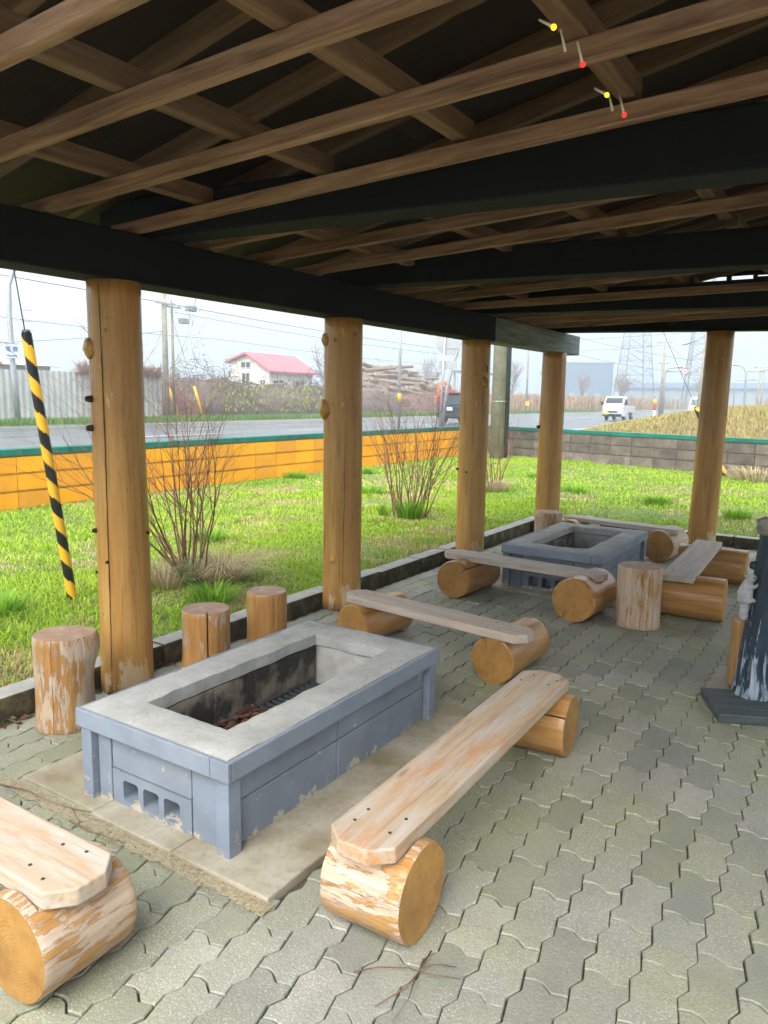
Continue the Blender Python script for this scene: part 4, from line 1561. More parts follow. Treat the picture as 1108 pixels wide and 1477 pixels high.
def lawn_field():
    r = np.random.default_rng(5)
    P, H, W, C = [], [], [], []

    def put(n, x0, x1, y0, y1, wid, hs=1.0):
        x = r.uniform(x0, x1, n)
        y = r.uniform(y0, y1, n)
        # keep the lawn inside the boundary walls
        yb = 17.55 + (x + 8.3) * (14.45 - 17.55) / 11.5 - .12
        keep = (y < yb) & ((x < -3.19) | (y > 8.17))
        # keep only what the camera side can see
        x, y = x[keep], y[keep]
        n = len(x)
        big = vnoise(x + 50, y + 50, .9, 1)
        mid = vnoise(x + 50, y + 50, 2.6, 2)
        fin = vnoise(x + 50, y + 50, 7, 3)
        tuft = np.clip((mid * .6 + fin * .5) - .62, 0, 1) * 3.0
        h = (.028 + .035 * r.random(n) + .085 * tuft * r.random(n)) * hs
        dry = np.clip((vnoise(x + 20, y + 80, 1.1, 4) * .6 + vnoise(x + 20, y + 80, 4, 6) * .5 - .52) * 3.2, 0, .8)
        isdry = r.random(n) < dry + .05
        k = np.clip(big * .7 + r.random(n) * .5 - .1, 0, 1)[:, None]
        c = G1 * (1 - k) + G2 * k
        dk = (r.random(n) < .12)[:, None]
        c = np.where(dk, G3, c)
        c = np.where(isdry[:, None], STRAW * (.6 + .7 * r.random((n, 1))), c) * (.8 + .4 * r.random((n, 1)))
        h = np.where(isdry, h * .8, h)
        P.append(np.stack([x, y, np.full(n, .02)], 1))
        H.append(h)
        W.append(np.full(n, wid))
        C.append(c)
    put(62000, -5.2, -3.19, .6, 6.5, .0030)
    put(52000, -8.35, -5.2, 2.5, 9.0, .0040)
    put(22000, -5.2, -3.19, 6.5, 10, .0045)
    put(36000, -8.35, -5.2, 9.0, 17.4, .0065)
    put(44000, -5.2, 1.2, 8.18, 17.0, .0062)
    put(6000, 1.2, 4, 8.18, 16.0, .009)
    return np.concatenate(P), np.concatenate(H), np.concatenate(W), np.concatenate(C)


P_, H_, W_, C_ = lawn_field()
blades('lawn_grass', 'bright spring grass with straw patches covering the lawn inside the walls', P_, H_, W_, C_, .9, 9)


def tuft(label, x, y, n, rad, h, cols, lean, seed, wid=.006, z=.02):
    r = np.random.default_rng(seed)
    a = r.random(n) * 6.283
    q = rad * np.sqrt(r.random(n)) * .8
    P = np.stack([x + q * np.cos(a), y + q * np.sin(a), np.full(n, z)], 1)
    c = np.array(cols)[r.integers(0, len(cols), n)] * (.75 + .5 * r.random((n, 1)))
    return blades('grass_tuft', label, P, h * (.55 + .6 * r.random(n)), np.full(n, wid), c, lean, seed, cat='grass tuft')


# ------------------------------------------------------------------ bare shrubs


def stem_paths(base, d, L, r0, depth, rr, out, wander=.18, up=.10):
    """recursive branching stem -> list of (points, radii)"""
    p = Vector(base)
    d = Vector(d).normalized()
    k = max(4, int(L / .09))
    pts, rad = [p.copy()], [r0]
    kids = []
    for i in range(k):
        d = (d + Vector((rr.gauss(0, wander), rr.gauss(0, wander), rr.gauss(0, wander * .6) + up)) * .35).normalized()
        p = p + d * (L / k)
        pts.append(p.copy())
        rad.append(r0 * (1 - .78 * (i + 1) / k))
        if depth > 0 and i > k * .25 and rr.random() < (.6 if depth > 1 else .42):
            kids.append((p.copy(), d.copy(), rad[-1], i))
    out.append((pts, rad))
    for (q, dd, rk_, i) in kids:
        ax = Vector((rr.gauss(0, 1), rr.gauss(0, 1), rr.gauss(0, .5))).normalized()
        nd = (dd + ax * rr.uniform(.45, .9)).normalized()
        nd.z = abs(nd.z) * .8 + .1
        stem_paths(q, nd, L * rr.uniform(.28, .5), max(.0011, rk_ * .65), depth - 1, rr, out, wander, up)


def shrub(label, x, y, stems, L, spread, r0, seed, mat='bark_stem', depth=2, bend=None, base_r=.1, extra=()):
    rr = random.Random(seed)
    t = thing('bare_shrub', label, 'shrub', (x, y, .02))
    for s in range(stems):
        a = 2 * math.pi * (s + rr.random() * .8) / stems
        bx, by = x + base_r * math.cos(a) * rr.random(), y + base_r * math.sin(a) * rr.random()
        tl = rr.uniform(.12, 1) * spread
        d = Vector((math.cos(a) * tl, math.sin(a) * tl, 1))
        if bend:
            d += Vector(bend)
        if s < len(extra):
            d = Vector(extra[s])
        out = []
        stem_paths((bx, by, .0), d, L * rr.uniform(.6, 1.1), r0 * rr.uniform(.65, 1.15), depth, rr, out)
        mb = MB()
        for pts, rad in out:
            mb.tube(pts, rad, 5 if rad[0] > .004 else 4, cap=False)
        obj('stem', mb, mat if rr.random() < .7 else 'bark_stem_red', t, True)
    return t


shrub('tall leafless shrub behind the first post with a clump of dead grass at its foot', -4.12, 3.80, 26, 1.42, .85, .0085, 34, depth=3, bend=(.0, .06, 0), extra=[(-.55, -.6, 1), (-.7, -.5, 1), (-.45, -.75, 1), (-.75, -.75, 1.1), (-.35, -.5, 1.2), (-.9, -.8, 1)])
shrub('leafless shrub with many thin stems between the second and third posts', -4.45, 7.50, 30, 1.38, .55, .0085, 32, depth=3, base_r=.22)
shrub('small leafless shrub just right of the third post', -4.85, 10.6, 14, 1.25, .42, .009, 33, base_r=.14)
HAY = [(.55, .44, .26), (.62, .52, .34), (.42, .33, .19), (.32, .25, .14)]
GRN = [(.20, .40, .025), (.28, .46, .035), (.14, .32, .03)]
tuft('clump of drooping dead grass at the foot of the first shrub', -3.98, 3.95, 700, .17, .30, HAY, 1.4, 41, .0032)
tuft('dead grass among the stems of the first shrub', -4.2, 3.62, 380, .16, .24, HAY, 1.1, 42, .0032)
tuft('green leaf blades sprouting in the first shrub', -4.08, 3.72, 60, .05, .26, [(.12, .30, .08), (.2, .4, .16)], .4, 43, .006)
tuft('fresh green blades sprouting at the foot of the second shrub', -4.38, 7.35, 240, .16, .27, GRN, .45, 44, .007)
tuft('green blades left of the second shrub foot', -4.7, 7.3, 70, .07, .2, GRN, .5, 45, .006)
tuft('dry grass at the foot of the third shrub', -4.8, 10.45, 420, .24, .25, HAY, 1.3, 46, .005)
rt = random.Random(77)
for k, (tx, ty, s) in enumerate(((-6.0, 8.9, .24), (-8.1, 9.8, .2), (-7.6, 11.2, .2), (-3.7, 11.0, .24), (-2.4, 10.6, .2), (-4.9, 12.6, .2), (-1.3, 9.9, .18), (-5.2, 5.0, .16), (-3.6, 3.5, .16), (-4.5, 2.55, .16))):
    tuft('thick green grass tuft ' + ['in the mid lawn left of the second post', 'at the orange wall foot, nearer one', 'at the orange wall foot, farther one', 'in the far lawn behind the far fire pit',
         'in the far lawn left of the end post', 'in the far lawn before the grey wall', 'in the lawn right of the end post', 'between the first shrub and the orange wall',
         'behind the kerb right of the first post', 'at the foot of the striped guard'][k], tx, ty, 240, s, .17, GRN + [(.22, .42, .05)], .8, 60 + k, .005)
# dead reeds lying against the grey wall
tuft('dead straw stalks lying before the grey wall right of the end post', -1.7, 15.0, 260, .5, .35, HAY, 1.6, 80, .008)


# ------------------------------------------------------------------ striped guy-wire guards
def guard(label, foot, top, r, wire_to, pitch, name='guy_wire_guard', n=20):
    foot, top = Vector(foot), Vector(top)
    t = thing(name, label, 'pole guard', foot)
    d = top - foot
    L = d.length
    d.normalize()
    u = d.cross(Vector((0, 1, 0))).normalized()
    w = d.cross(u)
    rows = int(L / .012)
    for which, mat in ((0, 'black_gloss'), (1, 'tiger_yellow')):
        mb = MB()
        for i in range(rows):
            for j in range(n):
                s = (i / rows * L / pitch + j / n) % 1.0
                if (s < .5) != (which == 0):
                    continue
                q = []
                for (ii, jj) in ((i, j), (i, j + 1), (i + 1, j + 1), (i + 1, j)):
                    a = 2 * math.pi * jj / n
                    rr_ = r * (1 if which == 0 else 1.012)
                    # shear each row so that the stripe edge is a clean helix
                    q.append(foot + d * (L * ii / rows) + (u * math.cos(a) + w * math.sin(a)) * rr_)
                o = len(mb.v)
                mb.v += [tuple(p) for p in q]
                mb.f.append((o, o + 1, o + 2, o + 3))
                mb.m.append(0)
        obj('black_tube' if which == 0 else 'yellow_stripe', mb, mat, t, False)
    mb = MB()
    mb.tube([top - d * .005, top + d * .022], [r * .98, r * .7], 16)
    obj('end_cap', mb, 'black_gloss', t, True)
    mb = MB()
    mb.tube([foot - d * .1, Vector(wire_to)], .0045, 6)
    obj('guy_wire', mb, 'dark_conduit', t, True)
    return t


def at(px, py, depth_xy):
    d = ray(px, py)
    return Vector((0, 0, CAM_H)) + d * (depth_xy / math.hypot(d.x, d.y))


gf = gz(105, 866, .02)
D0 = math.hypot(gf.x, gf.y)
gt_ = at(38, 481, D0 * 1.0)
gw = at(20, 388, D0 * 1.0)
guard('yellow and black striped guy wire guard standing in the lawn left of the first post', gf, gt_, .032, gf + (gw - gf) * 2.3, .222)
gf2 = gz(1048, 690, .0)
D2_ = math.hypot(gf2.x, gf2.y)
gt2 = at(1004, 588, D2_)
guard('yellow and black striped guy wire guard at the grey wall behind the end post', gf2, gt2, .045, gf2 + (gt2 - gf2) * 4.2, .42, n=14)

# ------------------------------------------------------------------ poles near the lawn corner


def pole(name, label, cat, base, h, r0, r1, mat, n=16, group=None):
    t = thing(name, label, cat, base, group)
    mb = MB()
    b = Vector(base)
    mb.tube([b, b + Vector((0, 0, h))], [r0, r1], n)
    obj('shaft', mb, mat, t, True)
    return t


pb = gz(716, 663, 0.0)
up = pole('utility_pole', 'thick concrete utility pole with dark conduits at the lawn corner', 'utility pole', (pb.x, pb.y, 0), 9.0, .165, .13, 'concrete_pole', 24)
rv = Vector((pb.y, -pb.x, 0)).normalized()
for k, (off, rr_) in enumerate(((.185, .03), (.235, .022))):
    mb = MB()
    c = Vector((pb.x, pb.y, 0)) + rv * off
    mb.tube([c + Vector((0, 0, 0)), c + Vector((0, 0, 6.5))], rr_, 10)
    obj('conduit', mb, 'dark_conduit', up, True)
for zb in (1.35, 4.2):
    mb = MB()
    for q in range(17):
        a0, a1 = 2 * math.pi * q / 16, 2 * math.pi * (q + 1) / 16
    path = [Vector((pb.x, pb.y, zb)) + Vector((math.cos(2 * math.pi * q / 24), math.sin(2 * math.pi * q / 24), 0)) * .168 for q in range(25)]
    mb.tube(path, .012, 6, cap=False)
    mb.tube([Vector((pb.x, pb.y, zb)) + rv * .16, Vector((pb.x, pb.y, zb)) + rv * .27], .012, 6)
    obj('steel_band', mb, 'galvanised', up, True)
# short branch growth seen on the conduit
def far_pole(px, foot_py, top_z, r, mat, name, label, cat, depth=None, n=12):
    b = gz(px, foot_py, 0) if depth is None else at(px, foot_py, depth)
    return pole(name, label, cat, (b.x, b.y, 0), top_z, r, r * .85, mat, n), Vector((b.x, b.y, 0))


sp1, b1 = far_pole(575, 629, 6.0, .055, 'galvanised', 'street_pole', 'plain grey steel pole rising before the log pile across the road', 'pole')
mb = MB()
mb.tube([b1 + Vector((0, 0, 1.25)), b1 + Vector((0, 0, 1.55))], .062, 12)
obj('yellow_band', mb, 'safety_yellow', sp1, True)
# road sign seen from behind
b2 = gz(634, 622, 0)
rs_ = thing('road_sign', 'round road sign seen from behind with a small plate below, on a leaning grey pole', 'road sign', (b2.x, b2.y, 0))
ptop = at(643, 470, math.hypot(b2.x, b2.y))
mb = MB()
mb.tube([Vector((b2.x, b2.y, 0)), ptop], .055, 12)
obj('pole', mb, 'galvanised', rs_, True)
vd = Vector((-b2.x, -b2.y, 0)).normalized()
cs = at(648, 492, math.hypot(b2.x, b2.y)) - vd * .07
mb = MB()
mb.tube([cs - vd * .008, cs + vd * .008], .58, 40)
dsc = obj('sign_disc', mb, 'sign_back', rs_)
sx_ = Vector((-vd.y, vd.x, 0))
for dz in (-.28, .28):
    mb = MB()
    mb.box(cs + vd * .02 + Vector((0, 0, dz)), (.9, .03, .05), math.atan2(sx_.y, sx_.x))
    obj('rail', mb, 'galvanised', rs_)
cp = at(646, 526, math.hypot(b2.x, b2.y)) - vd * .07
mb = MB()
mb.box(cp, (.78, .016, .33), math.atan2(sx_.y, sx_.x))
obj('plate', mb, 'sign_back', rs_)
# curved lamp arm behind it
b3 = at(638, 612, 36)
b3.z = 0
lp3 = thing('street_lamp', 'curved grey lamp pole behind the round road sign', 'street lamp', b3)
mb = MB()
mb.tube([b3, at(645, 560, 36), at(652, 530, 36), at(664, 495, 36), at(672, 470, 36)], [.09, .085, .08, .07, .06], 10)
obj('shaft', mb, 'galvanised', lp3, True)

# ------------------------------------------------------------------ across the road: sheet fence, poles, house, brush, log pile
FX = -32.0
fn = thing('sheet_fence', 'tall pale corrugated metal fence across the road at the left', 'fence', (FX, 12, 0))
yq = -6.0
rf = random.Random(9)
while yq < 27.6:
    W_p = 2.4
    mb = MB()
    V, F = [], []
    K = 32
    hh = 2.36 + (.2 if yq > 22 else 0) + rf.uniform(-.03, .03)
    for i in range(K + 1):
        y_ = yq + W_p * i / K
        xo = .03 * (1 if (i // 2) % 2 else -1) * (1 if i % 2 else .98)
        V += [(FX + xo, y_, 0), (FX + xo, y_, hh)]
    for i in range(K):
        F.append((2 * i, 2 * i + 2, 2 * i + 3, 2 * i + 1))
    for i in range(K + 1):
        V += [(V[2 * i][0] - .012, V[2 * i][1], 0), (V[2 * i + 1][0] - .012, V[2 * i + 1][1], hh)]
    o_ = 2 * (K + 1)
    for i in range(K):
        F.append((o_ + 2 * i, o_ + 2 * i + 1, o_ + 2 * i + 3, o_ + 2 * i + 2))
        F.append((2 * i + 1, 2 * i + 3, o_ + 2 * i + 3, o_ + 2 * i + 1))
    mb.add(V, F)
    obj('fence_panel', mb, 'fence_sheet', fn)
    yq += W_p + .01


def twig_mass(name, label, cat, pts_fn, n, L, r0, mat, seed, parent=None, kind='stuff', flat=1.0):
    rr = np.random.default_rng(seed)
    mb = MB()
    V, F = [], []
    for k in range(n):
        p = np.array(pts_fn(rr))
        a = rr.uniform(0, 6.283)
        el = rr.uniform(-.3, 1.2) * flat
        d = np.array([math.cos(a) * math.cos(el), math.sin(a) * math.cos(el), math.sin(el)])
        l_ = L * rr.uniform(.4, 1.2)
        b = rr.normal(0, .25, 3)
        q = [p, p + d * l_ * .5 + b * l_ * .2, p + (d + b * .5) * l_]
        s = np.cross(d, [.3, .5, .8])
        s = s / (np.linalg.norm(s) + 1e-6) * r0 * rr.uniform(.5, 1.3)
        s2 = np.cross(d, s)
        o = len(V)
        for m_, sc_ in zip(q, (1, .7, .15)):
            V += [m_ + s * sc_, m_ - s * sc_ * .5 + s2 * sc_ * .87, m_ - s * sc_ * .5 - s2 * sc_ * .87]
        for g_ in (0, 3):
            for e in range(3):
                e2 = (e + 1) % 3
                F.append((o + g_ + e, o + g_ + e2, o + g_ + 3 + e2, o + g_ + 3 + e))
    mb.add(V, F)
    o = obj(name, mb, mat, parent, True)
    if parent is None:
        tag(o, label, cat, kind=kind)
    else:
        o['kind'] = kind
    return o


def vine_pts(rr):
    return (FX + .1 + rr.uniform(-.1, .15), rr.uniform(22.5, 27.6), 2.45 + rr.uniform(-.25, .25) - (rr.random() < .35) * rr.uniform(0, 2.2))


twig_mass('dry_vine', 'dry reddish vines hanging over the end of the metal fence', 'vines', vine_pts, 1500, .5, .012, 'bark_stem_red', 3)


def heap(cx_, cy_, rx, ry, h):
    def f(rr):
        a = rr.uniform(0, 6.283)
        q = math.sqrt(rr.random())
        z = h * max(0, 1 - q ** 2.2) * rr.uniform(.35, 1.0) * (1 + .25 * math.sin(a * 3 + cx_))
        return (cx_ + rx * q * math.cos(a), cy_ + ry * q * math.sin(a), z)
    return f


for k, (hx, hy, rx, ry, h, mt, lab) in enumerate((
        (-35.2, 30.2, 2.2, 2.2, 2.3, 'bark_stem_red', 'reddish brush growing beside the end of the metal fence'),
        (-38, 36.5, 3, 5.5, 3.3, 'brush_dark', 'dark grey brushwood heap across the road behind the yellow guard'),
        (-37, 45, 2.5, 7.5, 2.7, 'brush_dark', 'low brown brush along the far road verge before the house'),
        (-38, 55, 2.5, 9.0, 2.6, 'grey_twig', 'brown brush along the far verge before the log pile'),
        (-36.5, 67, 2.5, 9.0, 1.9, 'bark_stem_red', 'reddish brush along the far verge right of the log pile'))):
    core = MB()
    core.ball((hx, hy, 0), 1, 24, 12, sc=(rx * .85, ry * .85, h * .72))
    o = obj('brush_core', core, 'brush_dark', None, True)
    for v_ in o.data.vertices:
        v_.co *= 1 + .16 * mnoise.noise(v_.co * 1.3 + Vector((k, 0, 0)))
    tw = twig_mass('brushwood', lab, 'brush', heap(hx, hy, rx, ry, h), 2600, .75, .022, mt, 20 + k)
    o.parent = tw
    o.location = o.location - tw.location
    o.name = 'brush_mass'
# yellow-green young leaves in the brush
rr_ = np.random.default_rng(4)
n_ = 500
pp = np.stack([rr_.normal(-33.6, .8, n_), np.where(rr_.random(n_) < .5, rr_.normal(35.5, 1.2, n_), rr_.normal(41.5, 1.4, n_)), rr_.uniform(.3, 2.0, n_)], 1)
blades('young_leaves', 'yellow green young leaves on the brush across the road', pp, np.full(n_, .22), np.full(n_, .05), np.array([[.26, .27, .05]]) * (.7 + .6 * rr_.random((n_, 1))), .8, 5, cat='leaves')
# green verge blades
n_ = 26000
pp = np.stack([rr_.uniform(-31.7, -29.3, n_), rr_.uniform(14, 95, n_), np.full(n_, .0)], 1)
blades('verge_grass', 'green grass strip along the far side of the road', pp, .18 + .2 * rr_.random(n_), np.full(n_, .018), np.array([[.11, .22, .03]]) * (.6 + .9 * rr_.random((n_, 1))), .6, 6)

# yellow guard leaning at the far verge
yp = thing('guy_wire_guard', 'plain yellow guy wire guard leaning at the far verge', 'pole guard', (-31, 29.69, 0))
mb = MB()
mb.tube([(-31, 29.69, 0), (-31, 29.04, 1.8)], .075, 12)
obj('yellow_tube', mb, 'safety_yellow', yp, True)
mb = MB()
mb.tube([(-31, 29.69, 0), (-31.6, 27.95, 5.9)], .012, 6)
obj('guy_wire', mb, 'cable', yp, True)
ytop = thing('guy_wire_guard', 'shorter yellow guard standing behind the leaning yellow guard', 'pole guard', (-33, 29.4, 0))
mb = MB()
mb.tube([(-33, 29.6, .4), (-33.1, 29.0, 2.0)], .08, 12)
mb.tube([(-33, 29.6, 0), (-33, 29.6, .42)], .05, 8)
obj('yellow_tube', mb, 'safety_yellow', ytop, True)


def line(label, pts, r=.018, sag=0.0):
    P = []
    for a, b in zip(pts[:-1], pts[1:]):
        a, b = Vector(a), Vector(b)
        for q in range(12):
            t_ = q / 12
            p = a.lerp(b, t_)
            p.z -= sag * 4 * t_ * (1 - t_)
            P.append(p)
    P.append(Vector(pts[-1]))
    mb = MB()
    mb.tube(P, r, 5)
    return tag(obj('power_line', mb, 'cable', None, True), label, 'cable', 'power lines')


def upole(label, x, y, h, r=.14, arms=(), mat='concrete_pole', heading=0.0):
    t = pole('utility_pole', label, 'utility pole', (x, y, 0), h, r, r * .7, mat, 14)
    for (z, L, ins) in arms:
        mb = MB()
        mb.box((x + .1, y, z), (.08, L, .08) if not heading else (L, .08, .08))
        obj('crossarm', mb, 'galvanised', t)
        for q in range(ins):
            u = -L / 2 + .12 + (L - .24) * q / max(1, ins - 1)
            mb = MB()
            c = Vector((x + .1, y + u, z + .04)) if not heading else Vector((x + u, y, z + .04))
            mb.tube([c, c + Vector((0, 0, .2))], [.05, .035], 8)
            obj('insulator', mb, 'sign_white', t, True)
    return t


u1 = upole('thick utility pole at the end of the metal fence', -31.5, 27.55, 8.5, .17, ((6.0, 1.3, 3),))
u2 = upole('thinner utility pole carrying two grey boxes beside the thick one', -31.7, 28.25, 6.3, .09, ((5.9, 1.0, 2),))
for (zb, yb_, w_) in ((5.95, 29.5, .62), (5.25, 28.95, .5)):
    mb = MB()
    mb.box((-31.6, yb_, zb), (.3, w_, .28))
    obj('junction_box', mb, 'grey_sheet', u2, bev=.03)
line('power line running across the sky from the thick far pole to the right', [(-31.5, -10, 7.6), (-31.5, 27.5, 6.05), (-31.5, 66, 5.6)], .019, .25)
line('second power line below it, from the thinner far pole to the right', [(-31.6, 28.3, 5.65), (-31.6, 66, 5.2)], .014, .3)
line('pair of thin lines low across the sky behind the far poles', [(-40, 10, 6.0), (-40, 40, 5.3), (-40, 90, 5.1)], .016, .35)
line('thin service cable falling left from the far poles', [(-31.5, 27.5, 4.6), (-33, 12, 2.9)], .012, .2)

# left street lamp with the place-name sign
sl = thing('street_lamp', 'grey curved street lamp pole at the far left carrying the place name sign', 'street lamp', (-31, 18.94, 0))
mb = MB()
mb.tube([(-31, 18.94, 0), (-31, 18.84, 2.0), (-31, 18.80, 4.6), (-31, 18.86, 5.8), (-30.9, 19.05, 6.4), (-30.4, 19.2, 6.9)], [.13, .12, .105, .09, .08, .07], 12)
obj('shaft', mb, 'galvanised', sl, True)
sg = thing('place_sign', 'white place name sign with blue lettering on the left street lamp', 'sign', (-30.85, 18.72, 2.77))
mb = MB()
mb.box((-30.85, 18.72, 3.075), (.03, .64, .63))
pn = obj('panel', mb, 'sign_white', sg, bev=.01)
for (a, b, c, d) in ((18.4, 2.762, 19.04, 2.772), (18.4, 3.378, 19.04, 3.388)):
    mb = MB()
    mb.box((-30.83, (a + c) / 2, (b + d) / 2), (.012, c - a, d - b))
    obj('rim', mb, 'sign_blue', sg)


def text(body, size, loc, rot, mat, parent, name, ext=.004):
    cu_ = bpy.data.curves.new(name, 'FONT')
    cu_.body = body
    cu_.size = size
    cu_.extrude = ext
    cu_.offset = size * .012
    cu_.align_x = 'CENTER'
    cu_.align_y = 'CENTER'
    tmp = bpy.data.objects.new(name, cu_)
    COL.objects.link(tmp)
    dg = bpy.context.evaluated_depsgraph_get()
    me_ = bpy.data.meshes.new_from_object(tmp.evaluated_get(dg))
    bpy.data.objects.remove(tmp)
    me_.materials.clear()
    me_.materials.append(M[mat])
    return link(name, me_, parent, Vector(loc) - wloc(parent), rot)


FACE = (math.pi / 2, 0, math.pi / 2)
text('花 岡', .24, (-30.83, 18.72, 3.13), FACE, 'sign_blue', sg, 'lettering')
text('Hanaoka', .125, (-30.83, 18.72, 2.885), FACE, 'sign_blue', sg, 'lettering')
# antenna mast behind the lamp
am = pole('antenna_mast', 'thin mast with stacked aerials behind the left street lamp', 'antenna', (-45, 28.2, 0), 6.8, .05, .03, 'galvanised', 8)
for z in (4.6, 5.2, 5.7, 6.4):
    mb = MB()
    mb.tube([(-45, 27.6, z), (-45, 28.8, z)], .025, 6)
    obj('aerial', mb, 'galvanised', am, True)

# long low building behind the fence
lb = thing('warehouse', 'long low warehouse with pale blue roof behind the metal fence', 'building', (-58, 30, 0))
mb = MB()
mb.box((-58, 22, 1.65), (12, 25, 3.3))
obj('wall', mb, 'grey_sheet', lb)
mb = MB()
mb.add([(-51.4, 6, 3.25), (-51.4, 35.6, 3.25), (-58, 34, 4.15), (-58, 6, 4.15), (-64.6, 6, 3.25), (-64.6, 35.6, 3.25)],
       [(0, 1, 2, 3), (3, 2, 5, 4), (0, 3, 4), (1, 5, 2), (0, 4, 5, 1)])
obj('roof', mb, 'pale_roof', lb)
for k in range(5):
    mb = MB()
    mb.box((-51.98, 12 + k * 5.0, 2.2), (.08, 1.8, 1.0))
    obj('window', mb, 'dark_window', lb)
# log heaps behind the fence
def cut_log(p, L, r, yaw, pitch, label, group):
    key = random.choice(LOGM)
    o = link('cut_log', key, None, p, (0, pitch, yaw))
    o.scale = (L, r, r)
    return tag(o, label, 'log', group)


LOGM = []
for s in range(4):
    mb = MB()
    V, F = [], []
    for i in range(5):
        x_ = -.5 + i / 4
        for j in range(10):
            a = 2 * math.pi * j / 10
            w = 1 + .15 * wob(j + i * 3, s + 2.0)
            V.append((x_, w * math.cos(a) * (1 - .08 * i), w * math.sin(a) * (1 - .08 * i) + .25 * math.sin(x_ * 3 + s)))
    for i in range(4):
        for j in range(10):
            F.append((i * 10 + j, i * 10 + (j + 1) % 10, (i + 1) * 10 + (j + 1) % 10, (i + 1) * 10 + j))
    mb.add(V, F)
    mb.f += [tuple(reversed(range(10))), tuple(40 + j for j in range(10))]
    mb.m += [1, 1]
    LOGM.append(mesh_from('cut_log', mb, ['cut_bark', 'cut_end'], True))
rl = random.Random(21)


def pile(cx_, cy_, lx, ly, h, n, label, group, Lr=(2.5, 4.5), rr0=(.14, .26), yaw0=0.0):
    for k in range(n):
        a, q = rl.uniform(0, 6.283), math.sqrt(rl.random())
        x_, y_ = cx_ + lx * q * math.cos(a), cy_ + ly * q * math.sin(a)
        z_ = h * max(.04, 1 - q ** 1.7) * (1 + .12 * rl.uniform(-1, 1))
        r_ = rl.uniform(*rr0)
        cut_log((x_, y_, max(r_, z_)), rl.uniform(*Lr), r_, yaw0 + rl.gauss(0, .45), rl.gauss(0, .14), label, group)
    core = MB()
    core.ball((cx_, cy_, 0), 1, 24, 12, sc=(lx * .82, ly * .82, h * .84))
    o = obj('log_heap', core, 'grey_twig', None, True)
    tag(o, 'shadowed mass of smaller wood under the cut logs of the ' + group.replace('logs of the ', ''), 'log heap', kind='stuff')


pile(-46, 72, 6, 12, 4.7, 190, 'cut log lying in the large log pile across the road', 'logs of the large log pile', (2.6, 5.0), (.16, .30), 1.2)
pile(-50, 56, 3.5, 6, 2.4, 40, 'cut log in the smaller stack before the red roofed house', 'logs of the small stack by the house', (2, 4), (.12, .24), 1.3)
pile(-38, 20, 3, 7, 2.75, 45, 'cut log in the heap showing over the metal fence', 'logs of the heap behind the metal fence', (2, 3.5), (.12, .22), 1.4)

# red-roofed house: its front faces the camera
_hc = at(389, 565, 78)
HC = Vector((_hc.x, _hc.y, 0))                    # nearest corner
_hv = Vector((HC.x, HC.y, 0)).normalized()
_hr = Vector((_hv.y, -_hv.x, 0))
HG = (_hv * .62 - _hr * .78).normalized()         # along the gable end, to the left and away
HL = Vector((-HG.y, HG.x, 0))                     # along the long side
if HL.dot(_hr) < 0:
    HL = -HL
hs = thing('house', 'pale house with a red roof behind the brush across the road', 'house', HC)
GW, LW = 5.0, 7.4


def hw(mb):
    mb.v = [tuple(HC + HG * u + HL * v + Vector((0, 0, z))) for u, v, z in mb.v]
    return mb


def profile(poly, v0, v1):
    mb = MB()
    n = len(poly)
    V = [(u, v0, z) for u, z in poly] + [(u, v1, z) for u, z in poly]
    mb.add(V, [tuple(range(n)), tuple(reversed(range(n, 2 * n)))] + [(i, n + i, n + (i + 1) % n, (i + 1) % n) for i in range(n)])
    return hw(mb)


obj('wall', profile([(0, 0), (0, 3.95), (GW * .56, 5.45), (GW, 4.75), (GW, 0)], 0, LW), 'white_wall', hs)
obj('roof', profile([(-.5, 3.82), (GW * .56, 5.72), (GW + .45, 4.80), (GW + .45, 4.62), (GW * .56, 5.5), (-.5, 3.62)], -.5, LW + .5), 'red_roof', hs)


def hwin(face, a0, a1, z0_, z1_):
    def bx(q0, q1, w0, w1, t):
        wb = MB()
        if face == 'gable':
            wb.box(((q0 + q1) / 2, -t / 2, (w0 + w1) / 2), (q1 - q0, t + .04, w1 - w0))
        else:
            wb.box((-t / 2, (q0 + q1) / 2, (w0 + w1) / 2), (t + .04, q1 - q0, w1 - w0))
        return hw(wb)
    wi = obj('window', bx(a0, a1, z0_, z1_, .04), 'dark_window', hs)
    for (q0, w0, q1, w1) in ((a0 - .06, z0_ - .06, a1 + .06, z0_), (a0 - .06, z1_, a1 + .06, z1_ + .06), (a0 - .06, z0_, a0, z1_), (a1, z0_, a1 + .06, z1_), ((a0 + a1) / 2 - .03, z0_, (a0 + a1) / 2 + .03, z1_)):
        f_ = obj('frame', bx(q0, q1, w0, w1, .1), 'white_wall', hs)
        f_.parent = wi
        f_.location = Vector(f_.location) - wi.location


hwin('gable', 2.5, 3.5, .9, 3.6)
hwin('gable', 2.4, 3.6, 4.15, 4.7)
hwin('gable', .5, 1.1, 2.0, 2.9)
hwin('long', .6, 2.2, 2.1, 2.9)
hwin('long', 4.2, 5.8, 2.0, 2.9)
far_pole(444, 552, 5.3, .06, 'galvanised', 'street_pole', 'thin lamp post standing right of the red roofed house', 'pole', 88)


# ------------------------------------------------------------------ vehicles
def wheel(parent, c, r, w, ax):
    mb = MB()
    c = Vector(c)
    ax = Vector(ax)
    mb.tube([c - ax * w / 2, c - ax * w * .35, c + ax * w * .35, c + ax * w / 2], [r * .93, r, r, r * .93], 20)
    o = obj('wheel', mb, 'tyre', parent, True)
    mb = MB()
    mb.tube([c - ax * (w / 2 + .01), c + ax * (w / 2 + .01)], r * .58, 14)
    q = obj('rim', mb, 'galvanised', parent, True)
    q.parent = o
    q.location = Vector(q.location) - o.location


